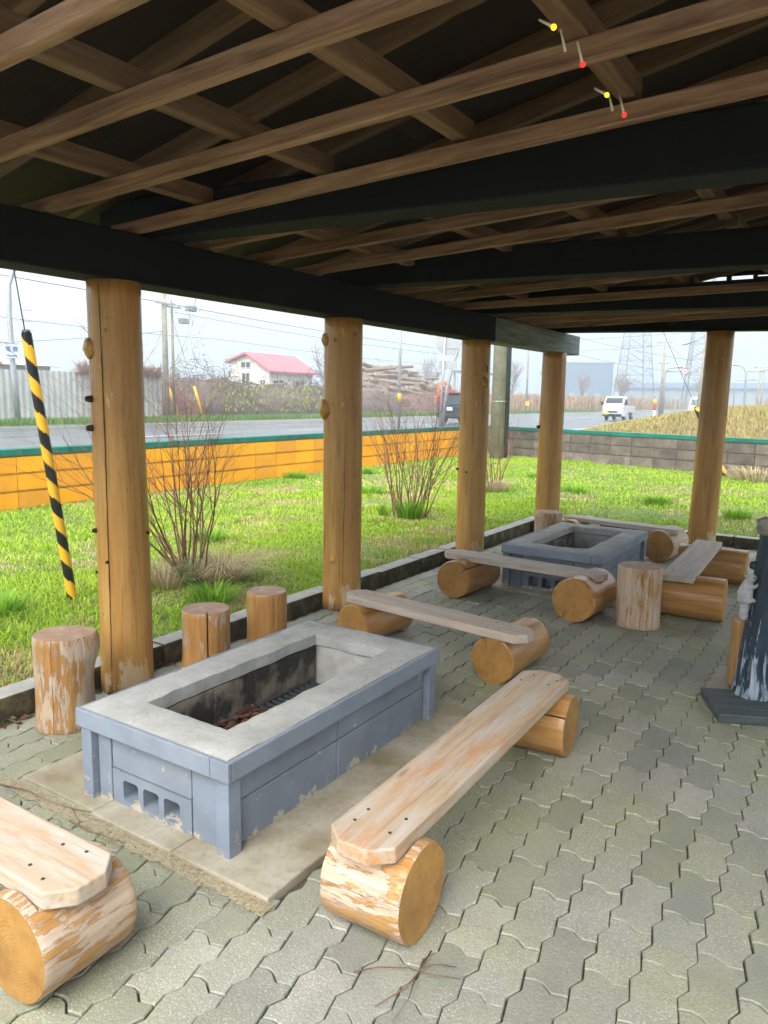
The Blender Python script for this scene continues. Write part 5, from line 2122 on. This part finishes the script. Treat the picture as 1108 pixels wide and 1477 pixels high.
def loft(sections, name, mat, parent, bev=.03):
    """sections: list of (y, [(x,z)...]) cross-sections with equal point counts"""
    mb = MB()
    n = len(sections[0][1])
    V = []
    for y_, pl in sections:
        V += [(x_, y_, z_) for x_, z_ in pl]
    F = []
    for i in range(len(sections) - 1):
        for j in range(n):
            j2 = (j + 1) % n
            F.append((i * n + j, i * n + j2, (i + 1) * n + j2, (i + 1) * n + j))
    F += [tuple(reversed(range(n))), tuple((len(sections) - 1) * n + j for j in range(n))]
    mb.add(V, F)
    return obj(name, mb, mat, parent, 'auto', bev)


def sec(cx_, w, z0, z1, tw=None):
    tw = w if tw is None else tw
    return [(cx_ - w / 2, z0), (cx_ + w / 2, z0), (cx_ + w / 2, z0 + (z1 - z0) * .5), (cx_ + tw / 2, z1), (cx_ - tw / 2, z1), (cx_ - w / 2, z0 + (z1 - z0) * .5)]


# small white truck, facing the camera (front at smaller y)
tx, ty = -15.9, 54.6
tk = thing('small_truck', 'small white truck driving towards the camera on the wet road', 'truck', (tx, ty + 1.6, 0))
loft([(ty, sec(tx, 1.42, .32, .95)), (ty + .12, sec(tx, 1.46, .28, 1.0)), (ty + 1.35, sec(tx, 1.46, .28, 1.0))], 'cab', 'truck_white', tk)
loft([(ty + .08, sec(tx, 1.44, .98, 1.02, 1.40)), (ty + .55, sec(tx, 1.42, .98, 1.70, 1.26)), (ty + 1.25, sec(tx, 1.42, .98, 1.74, 1.26)), (ty + 1.35, sec(tx, 1.42, .98, 1.66, 1.24))], 'roof', 'truck_white', tk)
mb = MB()
mb.add([(tx - .64, ty + .11, 1.06), (tx + .64, ty + .11, 1.06), (tx + .57, ty + .475, 1.60), (tx - .57, ty + .475, 1.60)], [(0, 1, 2, 3)])
mb.add([(tx - .64, ty + .14, 1.06), (tx + .64, ty + .14, 1.06), (tx + .57, ty + .50, 1.60), (tx - .57, ty + .50, 1.60)], [(3, 2, 1, 0)])
obj('windscreen', mb, 'car_glass', tk)
for s in (-1, 1):
    mb = MB()
    mb.box((tx + s * .55, ty - .005, .72), (.26, .04, .2))
    obj('headlight', mb, 'sign_white', tk, bev=.02)
    mb = MB()
    mb.box((tx + s * .86, ty + .3, 1.22), (.16, .06, .24))
    mb.box((tx + s * .76, ty + .32, 1.2), (.1, .03, .03))
    obj('mirror', mb, 'tyre', tk)
    mb = MB()
    mb.box((tx + s * .72, ty + .85, 1.3), (.02, .6, .42))
    obj('side_window', mb, 'car_glass', tk)
    wheel(tk, (tx + s * .62, ty + .75, .27), .27, .16, (1, 0, 0))
    wheel(tk, (tx + s * .62, ty + 2.65, .27), .27, .16, (1, 0, 0))
mb = MB()
mb.box((tx, ty - .02, .4), (1.36, .08, .16))
obj('bumper', mb, 'tyre', tk, bev=.02)
mb = MB()
mb.box((tx - .42, ty - .07, .52), (.34, .02, .18))
obj('number_plate', mb, 'plate_yellow', tk)
mb = MB()
mb.box((tx, ty - .012, .62), (.7, .03, .1))
obj('grille', mb, 'tyre', tk)
mb = MB()
mb.box((tx, ty + 2.4, .7), (1.42, 1.95, .12))
for s in (-1, 1):
    mb.box((tx + s * .69, ty + 2.4, .9), (.04, 1.95, .3))
mb.box((tx, ty + 3.36, .9), (1.34, .04, .3))
mb.box((tx, ty + 2.1, .45), (.7, 2.6, .2))
obj('cargo_bed', mb, 'truck_white', tk)

# dark car driving away (rear at smaller y)
cx_, cy_ = -20.0, 37.6
ck = thing('dark_car', 'dark blue high car driving away, partly hidden by the third post', 'car', (cx_, cy_ + 1.7, 0))
loft([(cy_, sec(cx_, 1.46, .36, .95)), (cy_ + .1, sec(cx_, 1.54, .28, 1.0)), (cy_ + 2.6, sec(cx_, 1.54, .28, 1.0)), (cy_ + 3.35, sec(cx_, 1.46, .3, .86))], 'body', 'car_dark', ck)
loft([(cy_ + .05, sec(cx_, 1.5, .98, 1.02, 1.46)), (cy_ + .28, sec(cx_, 1.48, .98, 1.68, 1.26)), (cy_ + 2.0, sec(cx_, 1.48, .98, 1.70, 1.26)), (cy_ + 2.7, sec(cx_, 1.48, .98, 1.02, 1.4))], 'roof', 'car_dark', ck)
mb = MB()
mb.add([(cx_ - .58, cy_ + .065, 1.08), (cx_ + .58, cy_ + .065, 1.08), (cx_ + .54, cy_ + .225, 1.54), (cx_ - .54, cy_ + .225, 1.54)], [(0, 1, 2, 3)])
mb.add([(cx_ - .58, cy_ + .085, 1.08), (cx_ + .58, cy_ + .085, 1.08), (cx_ + .54, cy_ + .245, 1.54), (cx_ - .54, cy_ + .245, 1.54)], [(3, 2, 1, 0)])
obj('rear_window', mb, 'car_glass', ck)
for s in (-1, 1):
    mb = MB()
    mb.box((cx_ + s * .70, cy_ + .08, 1.25), (.12, .1, .52))
    obj('tail_light', mb, 'tail_red', ck, bev=.02)
    for yw in (.65, 2.7):
        wheel(ck, (cx_ + s * .66, cy_ + yw, .31), .31, .18, (1, 0, 0))
mb = MB()
mb.box((cx_ + .02, cy_ - .03, .82), (.34, .02, .18))
obj('number_plate', mb, 'sign_white', ck)
mb = MB()
mb.box((cx_, cy_ - .03, .45), (1.5, .1, .22))
obj('bumper', mb, 'tyre', ck, bev=.03)
mb = MB()
mb.box((cx_, cy_ + .2, 1.70), (1.1, .14, .05))
obj('spoiler', mb, 'tail_red', ck)

# second distant car behind the end post
dx_, dy_ = -10.9, 59.0
d2 = thing('van', 'pale blue van far off on the road, peeping past the end post', 'van', (dx_, dy_ + 1.6, 0))
loft([(dy_, sec(dx_, 1.5, .35, 1.1)), (dy_ + .3, sec(dx_, 1.56, .3, 1.75, 1.3)), (dy_ + 3.2, sec(dx_, 1.56, .3, 1.8, 1.36))], 'body', 'truck_white', d2)
mb = MB()
mb.box((dx_, dy_ + .13, 1.38), (1.2, .06, .46), mat=Matrix.Rotation(-.42, 3, 'X'))
obj('windscreen', mb, 'car_glass', d2)
for s in (-1, 1):
    for yw in (.7, 2.6):
        wheel(d2, (dx_ + s * .68, dy_ + yw, .3), .3, .18, (1, 0, 0))

# orange excavator in the log yard
e0 = Vector((at(651, 590, 88).x, at(651, 590, 88).y, 0))
ex = thing('excavator', 'orange excavator working beside the log pile, behind the dark car', 'excavator', e0)


def exbox(name, c, s, mat='excavator_orange', bev=.05):
    mb = MB()
    mb.box(e0 + Vector(c), s)
    return obj(name, mb, mat, ex, bev=bev)


exbox('track', (-.9, 0, .4), (.55, 3.2, .8), 'tyre', .2)
exbox('track', (.9, 0, .4), (.55, 3.2, .8), 'tyre', .2)
exbox('engine_house', (.1, .6, 1.45), (2.2, 2.2, 1.1))
exbox('cab', (-.5, -.7, 1.95), (1.0, 1.3, 1.7), 'excavator_orange')
exbox('cab_window', (-.5, -1.36, 2.2), (.8, .04, .9), 'dark_window', 0)
mb = MB()
mb.tube([e0 + Vector((.5, -.4, 1.6)), e0 + Vector((.6, -2.4, 3.1)), e0 + Vector((.7, -4.0, 3.0))], [.25, .27, .18], 8)
obj('boom', mb, 'excavator_orange', ex, True)
mb = MB()
mb.tube([e0 + Vector((.7, -3.9, 3.1)), e0 + Vector((.7, -4.7, 1.4))], [.2, .14], 8)
obj('arm', mb, 'excavator_orange', ex, True)
mb = MB()
mb.box(e0 + Vector((.7, -4.6, 1.0)), (.8, .7, .7))
obj('bucket', mb, 'excavator_orange', ex, bev=.1)
_l = at(625, 590, 84)
LX, LY = _l.x, _l.y
e2 = thing('loader', 'orange machine with white nose lying low beside the log pile', 'loader', (LX, LY, 0))
mb = MB()
mb.box((LX, LY, 1.25), (3.0, 1.6, .75))
obj('body', mb, 'excavator_orange', e2, bev=.15)
mb = MB()
mb.box((LX - 1.75, LY, 1.2), (.4, 1.3, .6))
obj('nose', mb, 'sign_white', e2, bev=.1)
mb = MB()
mb.tube([(LX + .6, LY - .5, 1.5), (LX + 1.7, LY - .5, 2.0), (LX + 2.3, LY - .5, 1.3)], .14, 8)
obj('arm', mb, 'excavator_orange', e2, True)
for s in (-1, 1):
    for xw in (-.9, .9):
        wheel(e2, (LX + xw, LY + s * .8, .46), .46, .3, (0, 1, 0))
# steel frame beyond
sf = thing('steel_frame', 'open grey steel frame standing beyond the excavator', 'frame', (-42, 86, 0))
for yy2 in (80, 84, 88, 92, 96):
    mb = MB()
    mb.box((-42, yy2, 2.2), (.2, .2, 4.4))
    obj('column', mb, 'grey_sheet', sf)
mb = MB()
mb.box((-42, 88, 4.5), (.3, 17, .3))
obj('top_beam', mb, 'grey_sheet', sf)

# ------------------------------------------------------------------ weed mound behind the grey wall
def mound_z(x, y):
    yb = 17.55 + (x + 8.3) * (14.45 - 17.55) / 11.5
    e = np.clip((y - yb - 2) / 7, 0, 1)
    edge = np.clip((x + 10.2 + (y - 28) * .05) / 6.0, 0, 1)
    back = np.clip((52 - y) / 14, 0, 1)
    return (1.28 * (edge ** .75) * (e * e * (3 - 2 * e)) + .1 * (vnoise(x + 60, y, .5, 8) - .5) * edge) * back - .12


mb = MB()
for j in range(41):
    for i in range(41):
        x_, y_ = -11 + 40 * i / 40, 17 + 38 * j / 40
        mb.v.append((x_, y_, float(mound_z(np.array(x_), np.array(y_)))))
for j in range(40):
    for i in range(40):
        a = j * 41 + i
        mb.f.append((a, a + 1, a + 42, a + 41))
        mb.m.append(0)
tag(obj('mound', mb, 'field', None, True), kind='structure')
r_ = np.random.default_rng(15)
n_ = 120000
x_ = r_.uniform(-10.3, 9, n_)
y_ = r_.uniform(18, 36, n_)
ybw = 17.55 + (x_ + 8.3) * (14.45 - 17.55) / 11.5
k_ = (y_ > ybw + .6) & (x_ > -10.0 + 0.0 * y_)
x_, y_ = x_[k_], y_[k_]
z_ = mound_z(x_, y_)
ed_ = np.clip((x_ + 10.2) / 2.5, .15, 1)
n_ = len(x_)
f_ = vnoise(x_ + 40, y_, .8, 11) * .6 + vnoise(x_ + 40, y_, 2.2, 12) * .4
pal = np.array([(.44, .34, .14), (.48, .45, .14), (.34, .40, .10), (.38, .22, .12), (.54, .46, .26)])
ci = np.clip((f_ * 1.6 + r_.random(n_) * 4.6 - 1.0).astype(int), 0, 4)
blades('dry_weeds', 'yellow brown dry weeds covering the mound behind the grey wall', np.stack([x_, y_, z_], 1), (.08 + .13 * r_.random(n_)) * ed_, np.full(n_, .008),
       pal[ci] * (.6 + .8 * r_.random((n_, 1))), 1.0, 16, cat='weeds')
# reeds and dry grass along the far side, trees in the fog
n_ = 30000
x_ = np.where(r_.random(n_) < .5, r_.uniform(-60, -33, n_), r_.uniform(-33, -8, n_))
y_ = np.where(x_ < -33, r_.uniform(75, 150, n_), r_.uniform(92, 160, n_))
keep_ = (x_ < -31.7) | (x_ > -11)
x_, y_ = x_[keep_], y_[keep_]
n_ = len(x_)
blades('reed_bed', 'pale dry reeds along the far roadside in the fog', np.stack([x_, y_, np.full(n_, -.1)], 1), 1.2 + 1.6 * r_.random(n_), np.full(n_, .06),
       np.array([[.42, .27, .15]]) * (.6 + .7 * r_.random((n_, 1))), .5, 17, cat='reeds')


def far_tree(label, x, y, h, seed, spread=.5):
    rr2 = random.Random(seed)
    t = thing('bare_tree', label, 'tree', (x, y, -.1), 'bare trees in the fog')
    mb = MB()
    mb.tube([(x, y, -.1), (x + rr2.gauss(0, .1), y, h * .3), (x + rr2.gauss(0, .2), y + .1, h * .55)], [h * .03, h * .024, h * .014], 8)
    obj('trunk', mb, 'dark_bark', t, True)
    mb = MB()
    for s in range(9):
        out = []
        a = rr2.uniform(0, 6.283)
        stem_paths((x, y, h * rr2.uniform(.25, .5)), (math.cos(a) * spread, math.sin(a) * spread, 1), h * rr2.uniform(.35, .6), h * .012, 2, rr2, out, .25, .06)
        for pts, rad in out:
            pts, rad = pts[::2] if len(pts) > 6 else pts, rad[::2] if len(pts) > 6 else rad
            mb.tube(pts, [max(q, .012) for q in rad], 4, cap=False)
    obj('crown', mb, 'grey_twig', t, True)


TR = [(-60, 105, 6.5, 'bare tree in the fog left of the distant lamp pole'), (-52, 120, 7, 'bare tree in the fog just right of the thick pole'), (-48, 128, 6, 'bare tree in the fog behind the distant lamp pole'),
      (-40, 120, 5.5, 'bare tree in the fog before the pale blue hall, left one'), (-38, 135, 6, 'bare tree in the fog before the pale blue hall, right one'), (-31, 110, 4.5, 'small bare tree behind the white truck'),
      (-34, 45, 4.6, 'bare tree rising over the brush beside the far poles'), (-33.2, 25.2, 4.3, 'bare tangled tree rising over the fence end'), (-72, 80, 6, 'bare tree left of the red roofed house'), (-75, 90, 6, 'bare tree close behind the red roofed house'),
      (-24, 130, 5, 'bare tree between the two lattice towers'), (-6, 120, 5, 'bare tree far right in the fog')]
for k, (x__, y__, h__, l__) in enumerate(TR):
    far_tree(l__, x__, y__, h__, 100 + k)

# ------------------------------------------------------------------ far right: hall, lattice towers, poles, gantries
hl = thing('hall', 'big windowless pale blue hall fading in the fog', 'building', (-74, 222, 0))
mb = MB()
ha, hb_ = Vector((-81.2, 215, 0)), Vector((-64.8, 221, 0))
hd = (hb_ - ha).normalized()
hn = Vector((-hd.y, hd.x, 0))
P4 = [ha, hb_, hb_ + hn * 26, ha + hn * 26]
mb.add([(p.x, p.y, 0) for p in P4] + [(p.x, p.y, 12.0) for p in P4], [(0, 1, 5, 4), (1, 2, 6, 5), (2, 3, 7, 6), (3, 0, 4, 7)])
obj('wall', mb, 'blue_shed', hl)
mb = MB()
Pm = [ha - hd * .4 - hn * .4, hb_ + hd * .4 - hn * .4, hb_ + hd * .4 + hn * 26.4, ha - hd * .4 + hn * 26.4]
mb.add([(p.x, p.y, 12.0) for p in Pm] + [(p.x, p.y, 12.35) for p in Pm], [(3, 2, 1, 0), (4, 5, 6, 7), (0, 1, 5, 4), (1, 2, 6, 5), (2, 3, 7, 6), (3, 0, 4, 7)])
obj('roof', mb, 'grey_sheet', hl)
for k in range(4):
    mb = MB()
    p = ha + hd * (2.5 + k * 3.6)
    mb.box((p.x, p.y, 1.8), (2.0, .3, 3.2), math.atan2(hd.y, hd.x))
    obj('shutter', mb, 'grey_sheet', hl)
lo = thing('warehouse', 'long low grey warehouse behind the lattice towers', 'building', (-40, 235, 0))
mb = MB()
mb.box((-35, 240, 2.7), (60, 14, 5.4))
obj('wall', mb, 'grey_sheet', lo)
mb = MB()
mb.add([(-66, 232, 5.3), (-4, 232, 5.3), (-4, 240, 7.0), (-66, 240, 7.0), (-4, 248, 5.3), (-66, 248, 5.3)], [(0, 1, 2, 3), (3, 2, 4, 5), (0, 3, 5), (1, 4, 2), (0, 5, 4, 1)])
obj('roof', mb, 'blue_shed', lo)


def lattice(label, cx_, cy_, w0, w1, h, levels, rz):
    t = thing('lattice_tower', label, 'pylon', (cx_, cy_, 0), 'lattice power towers')

    def corner(k, z):
        w = w0 + (w1 - w0) * z / h
        a = rz + math.pi / 4 + k * math.pi / 2
        return Vector((cx_ + w * .707 * math.cos(a), cy_ + w * .707 * math.sin(a), z))
    for k in range(4):
        mb = MB()
        mb.tube([corner(k, 0), corner(k, h)], .13, 6)
        obj('leg', mb, 'steel_tower', t, True)
    zs = [h * (i / levels) ** .92 for i in range(levels + 1)]
    for i in range(levels):
        for k in range(4):
            k2 = (k + 1) % 4
            mb = MB()
            mb.tube([corner(k, zs[i]), corner(k2, zs[i + 1])], .06, 4)
            mb.tube([corner(k2, zs[i]), corner(k, zs[i + 1])], .06, 4)
            mb.tube([corner(k, zs[i + 1]), corner(k2, zs[i + 1])], .05, 4)
            m0 = (corner(k, zs[i]) + corner(k2, zs[i])) / 2
            q = (zs[i] + zs[i + 1]) / 2
            mb.tube([corner(k, q), m0], .04, 4)
            mb.tube([corner(k2, q), m0], .04, 4)
            obj('brace', mb, 'steel_tower', t, True)
    for z in (h * .72, h * .84, h * .96):
        mb = MB()
        mb.box((cx_, cy_, z), (9, .3, .3), rz)
        obj('crossarm', mb, 'steel_tower', t)


lattice('left lattice power tower right of the pale blue hall', -49.4, 186, 7.6, 2.6, 30, 9, .6)
lattice('right lattice power tower just left of the end post', -31.6, 170, 6.2, 2.4, 28, 9, .35)


def apole(label, px, py_top, py_bot, D, r=.12, arms=(), top_extra=0.0):
    b = at(px[1], py_bot, D)
    tpt = at(px[0], py_top, D)
    t = thing('utility_pole', label, 'utility pole', (b.x, b.y, 0), 'far utility poles')
    mb = MB()
    mb.tube([Vector((b.x, b.y, -.1)), tpt], [r, r * .75], 10)
    obj('shaft', mb, 'concrete_pole', t, True)
    vv = Vector((b.y, -b.x, 0)).normalized()
    for (zf, L) in arms:
        c = Vector((b.x, b.y, 0)).lerp(tpt, zf)
        mb = MB()
        mb.tube([c - vv * L / 2, c + vv * L / 2], .05, 6)
        obj('crossarm', mb, 'galvanised', t, True)
        for s in (-.45, -.15, .15, .45):
            mb = MB()
            mb.tube([c + vv * L * s, c + vv * L * s + Vector((0, 0, .22))], [.05, .035], 6)
            obj('insulator', mb, 'sign_white', t, True)
    return t, tpt


q1, t1_ = apole('utility pole with two crossarms between the lattice towers', (960, 952), 493, 592, 75, .15, ((.99, 1.4), (.72, .9)))
q2, t2_ = apole('tall pale pole standing close beside the end post', (1022, 1006), 470, 600, 45, .13)
q3, t3_ = apole('utility pole left of the two far right poles', (1098, 1090), 528, 590, 80, .1, ((.98, 1.2),))
q4, t4_ = apole('rightmost thin pole at the picture edge', (1103, 1097), 530, 590, 84, .1, ((.95, 1.0),))
q5, t5_ = apole('thin pole just right of the tall pale pole', (1019, 1014), 532, 590, 85, .09, ((.93, .9),))
q6, t6_ = apole('distant lamp pole with a yellow plate left of the fourth post', (764, 759), 470, 592, 80, .11)
mb = MB()
yb3 = at(761, 582, 79.8)
mb.box(yb3, (.4, .05, .42))
o = obj('yellow_plate', mb, 'safety_yellow', q6)
# lamp head on the tall pale pole
mb = MB()
l0, l1 = at(984, 497, 44.5), at(998, 493, 44.8)
mb.tube([l0, l0.lerp(l1, .5), l1], [.05, .09, .05], 8)
obj('lamp_head', mb, 'galvanised', q2, True)
mb = MB()
mb.tube([l1, at(1020, 486, 45)], .03, 6)
obj('lamp_arm', mb, 'galvanised', q2, True)


def gantry(label, P, D, r=.09):
    b = at(P[0][0], P[0][1], D)
    t = thing('road_gantry', label, 'gantry', (b.x, b.y, 0), 'road gantries')
    pts = [Vector((b.x, b.y, -.1))] + [at(a, c, D) for a, c in P[1:]]
    mb = MB()
    mb.tube(pts, r, 10)
    obj('frame', mb, 'galvanised', t, True)
    return t


g1 = gantry('curved road gantry carrying the round sign between the towers', [(956, 592), (959, 545), (961, 535), (966, 530), (985, 529)], 66)
mb = MB()
mb.tube([at(961, 535.5, 66), at(1008, 536, 66)], .06, 8)
obj('lower_arm', mb, 'galvanised', g1, True)
g2 = gantry('curved road gantry right of the end post', [(1073, 590), (1077, 540), (1074, 530), (1068, 526.5), (1058, 526)], 70)
mb = MB()
mb.tube([at(1076, 535.5, 70), at(1103, 535.5, 70)], .06, 8)
obj('lower_arm', mb, 'galvanised', g2, True)
g3 = gantry('low pale gantry right of the end post', [(1058, 590), (1060, 552), (1064, 548), (1090, 547.5)], 95, .08)
# round red-ringed sign
sgc = at(988, 535.5, 65.8)
rsn = thing('round_sign', 'round white road sign with red ring and blue symbol on the gantry', 'road sign', sgc)
vd = Vector((-sgc.x, -sgc.y, 0)).normalized()
vs_ = Vector((-vd.y, vd.x, 0))
mb = MB()
mb.tube([sgc, sgc + vd * .03], .25, 28)
obj('disc', mb, 'sign_white', rsn)
mb = MB()
rg = [sgc + vd * .035 + (vs_ * math.cos(2 * math.pi * q / 28) + Vector((0, 0, 1)) * math.sin(2 * math.pi * q / 28)) * .235 for q in range(29)]
mb.tube(rg, .035, 6, cap=False)
obj('red_ring', mb, 'sign_red', rsn, True)
mb = MB()
for s in (-.06, .06):
    rg = [sgc + vd * .045 + vs_ * s + (vs_ * math.cos(2 * math.pi * q / 14) + Vector((0, 0, 1)) * math.sin(2 * math.pi * q / 14)) * .05 + Vector((0, 0, -.04)) for q in range(15)]
    mb.tube(rg, .014, 5, cap=False)
mb.tube([sgc + vd * .045 + vs_ * -.06 + Vector((0, 0, -.04)), sgc + vd * .045 + Vector((0, 0, .08)), sgc + vd * .045 + vs_ * .06 + Vector((0, 0, -.04))], .016, 5)
obj('symbol', mb, 'sign_blue', rsn, True)
# traffic delineator
dl = at(944, 594, 60)
dt = thing('delineator_post', 'orange and white delineator post behind the weeds', 'delineator', (dl.x, dl.y, 0))
for (za, zb, m_) in ((0, .75, 'sign_white'), (.75, 1.15, 'sign_red'), (1.15, 1.55, 'safety_yellow')):
    mb = MB()
    mb.tube([(dl.x, dl.y, za), (dl.x, dl.y, zb)], .09 if za < 1 else .13, 10)
    obj('segment', mb, m_, dt, True)
dp = gz(804, 628, 0)
dt2 = thing('delineator_post', 'thin red and white post beside the fourth post', 'delineator', at(804, 625, 30))
b_ = at(803, 625, 30)
b_.z = -.1
for (za, zb, m_) in ((-.1, .7, 'sign_white'), (.7, 1.0, 'sign_red')):
    mb = MB()
    mb.tube([(b_.x, b_.y, za), (b_.x, b_.y, zb)], .035, 8)
    obj('segment', mb, m_, dt2, True)
far = [((700, 497), (1108, 470)), ((835, 487), (1000, 520)), ((835, 505), (960, 497)), ((835, 512), (965, 535)), ((965, 497), (1040, 560))]
labs = ['highest far power line right of the beam end', 'far power line sloping down to the right', 'far power line between the beam end and the utility pole', 'lowest far power line over the hall', 'far power line falling right from the utility pole']
for ((a, b), (c, d)), lab in zip(far, labs):
    line(lab, [at(a, b, 76), at(c, d, 74)], .015, .15)

# ------------------------------------------------------------------ haze over the whole place
mb = MB()
mb.box((-100, 200, 16.5), (656, 656, 35.6))
hz = obj('haze', mb, [], None)
hm = bpy.data.materials.new('haze_air')
hm.use_nodes = True
hm.node_tree.nodes.clear()
_o = hm.node_tree.nodes.new('ShaderNodeOutputMaterial')
_v = hm.node_tree.nodes.new('ShaderNodeVolumePrincipled')
_v.inputs['Color'].default_value = (.80, .91, 1.0, 1)
_v.inputs['Density'].default_value = .0036
_v.inputs['Anisotropy'].default_value = 0.2
hm.node_tree.links.new(_v.outputs[0], _o.inputs['Volume'])
hz.data.materials.append(hm)
tag(hz, 'pale fog filling the air over the road and fields', 'haze', kind='stuff')
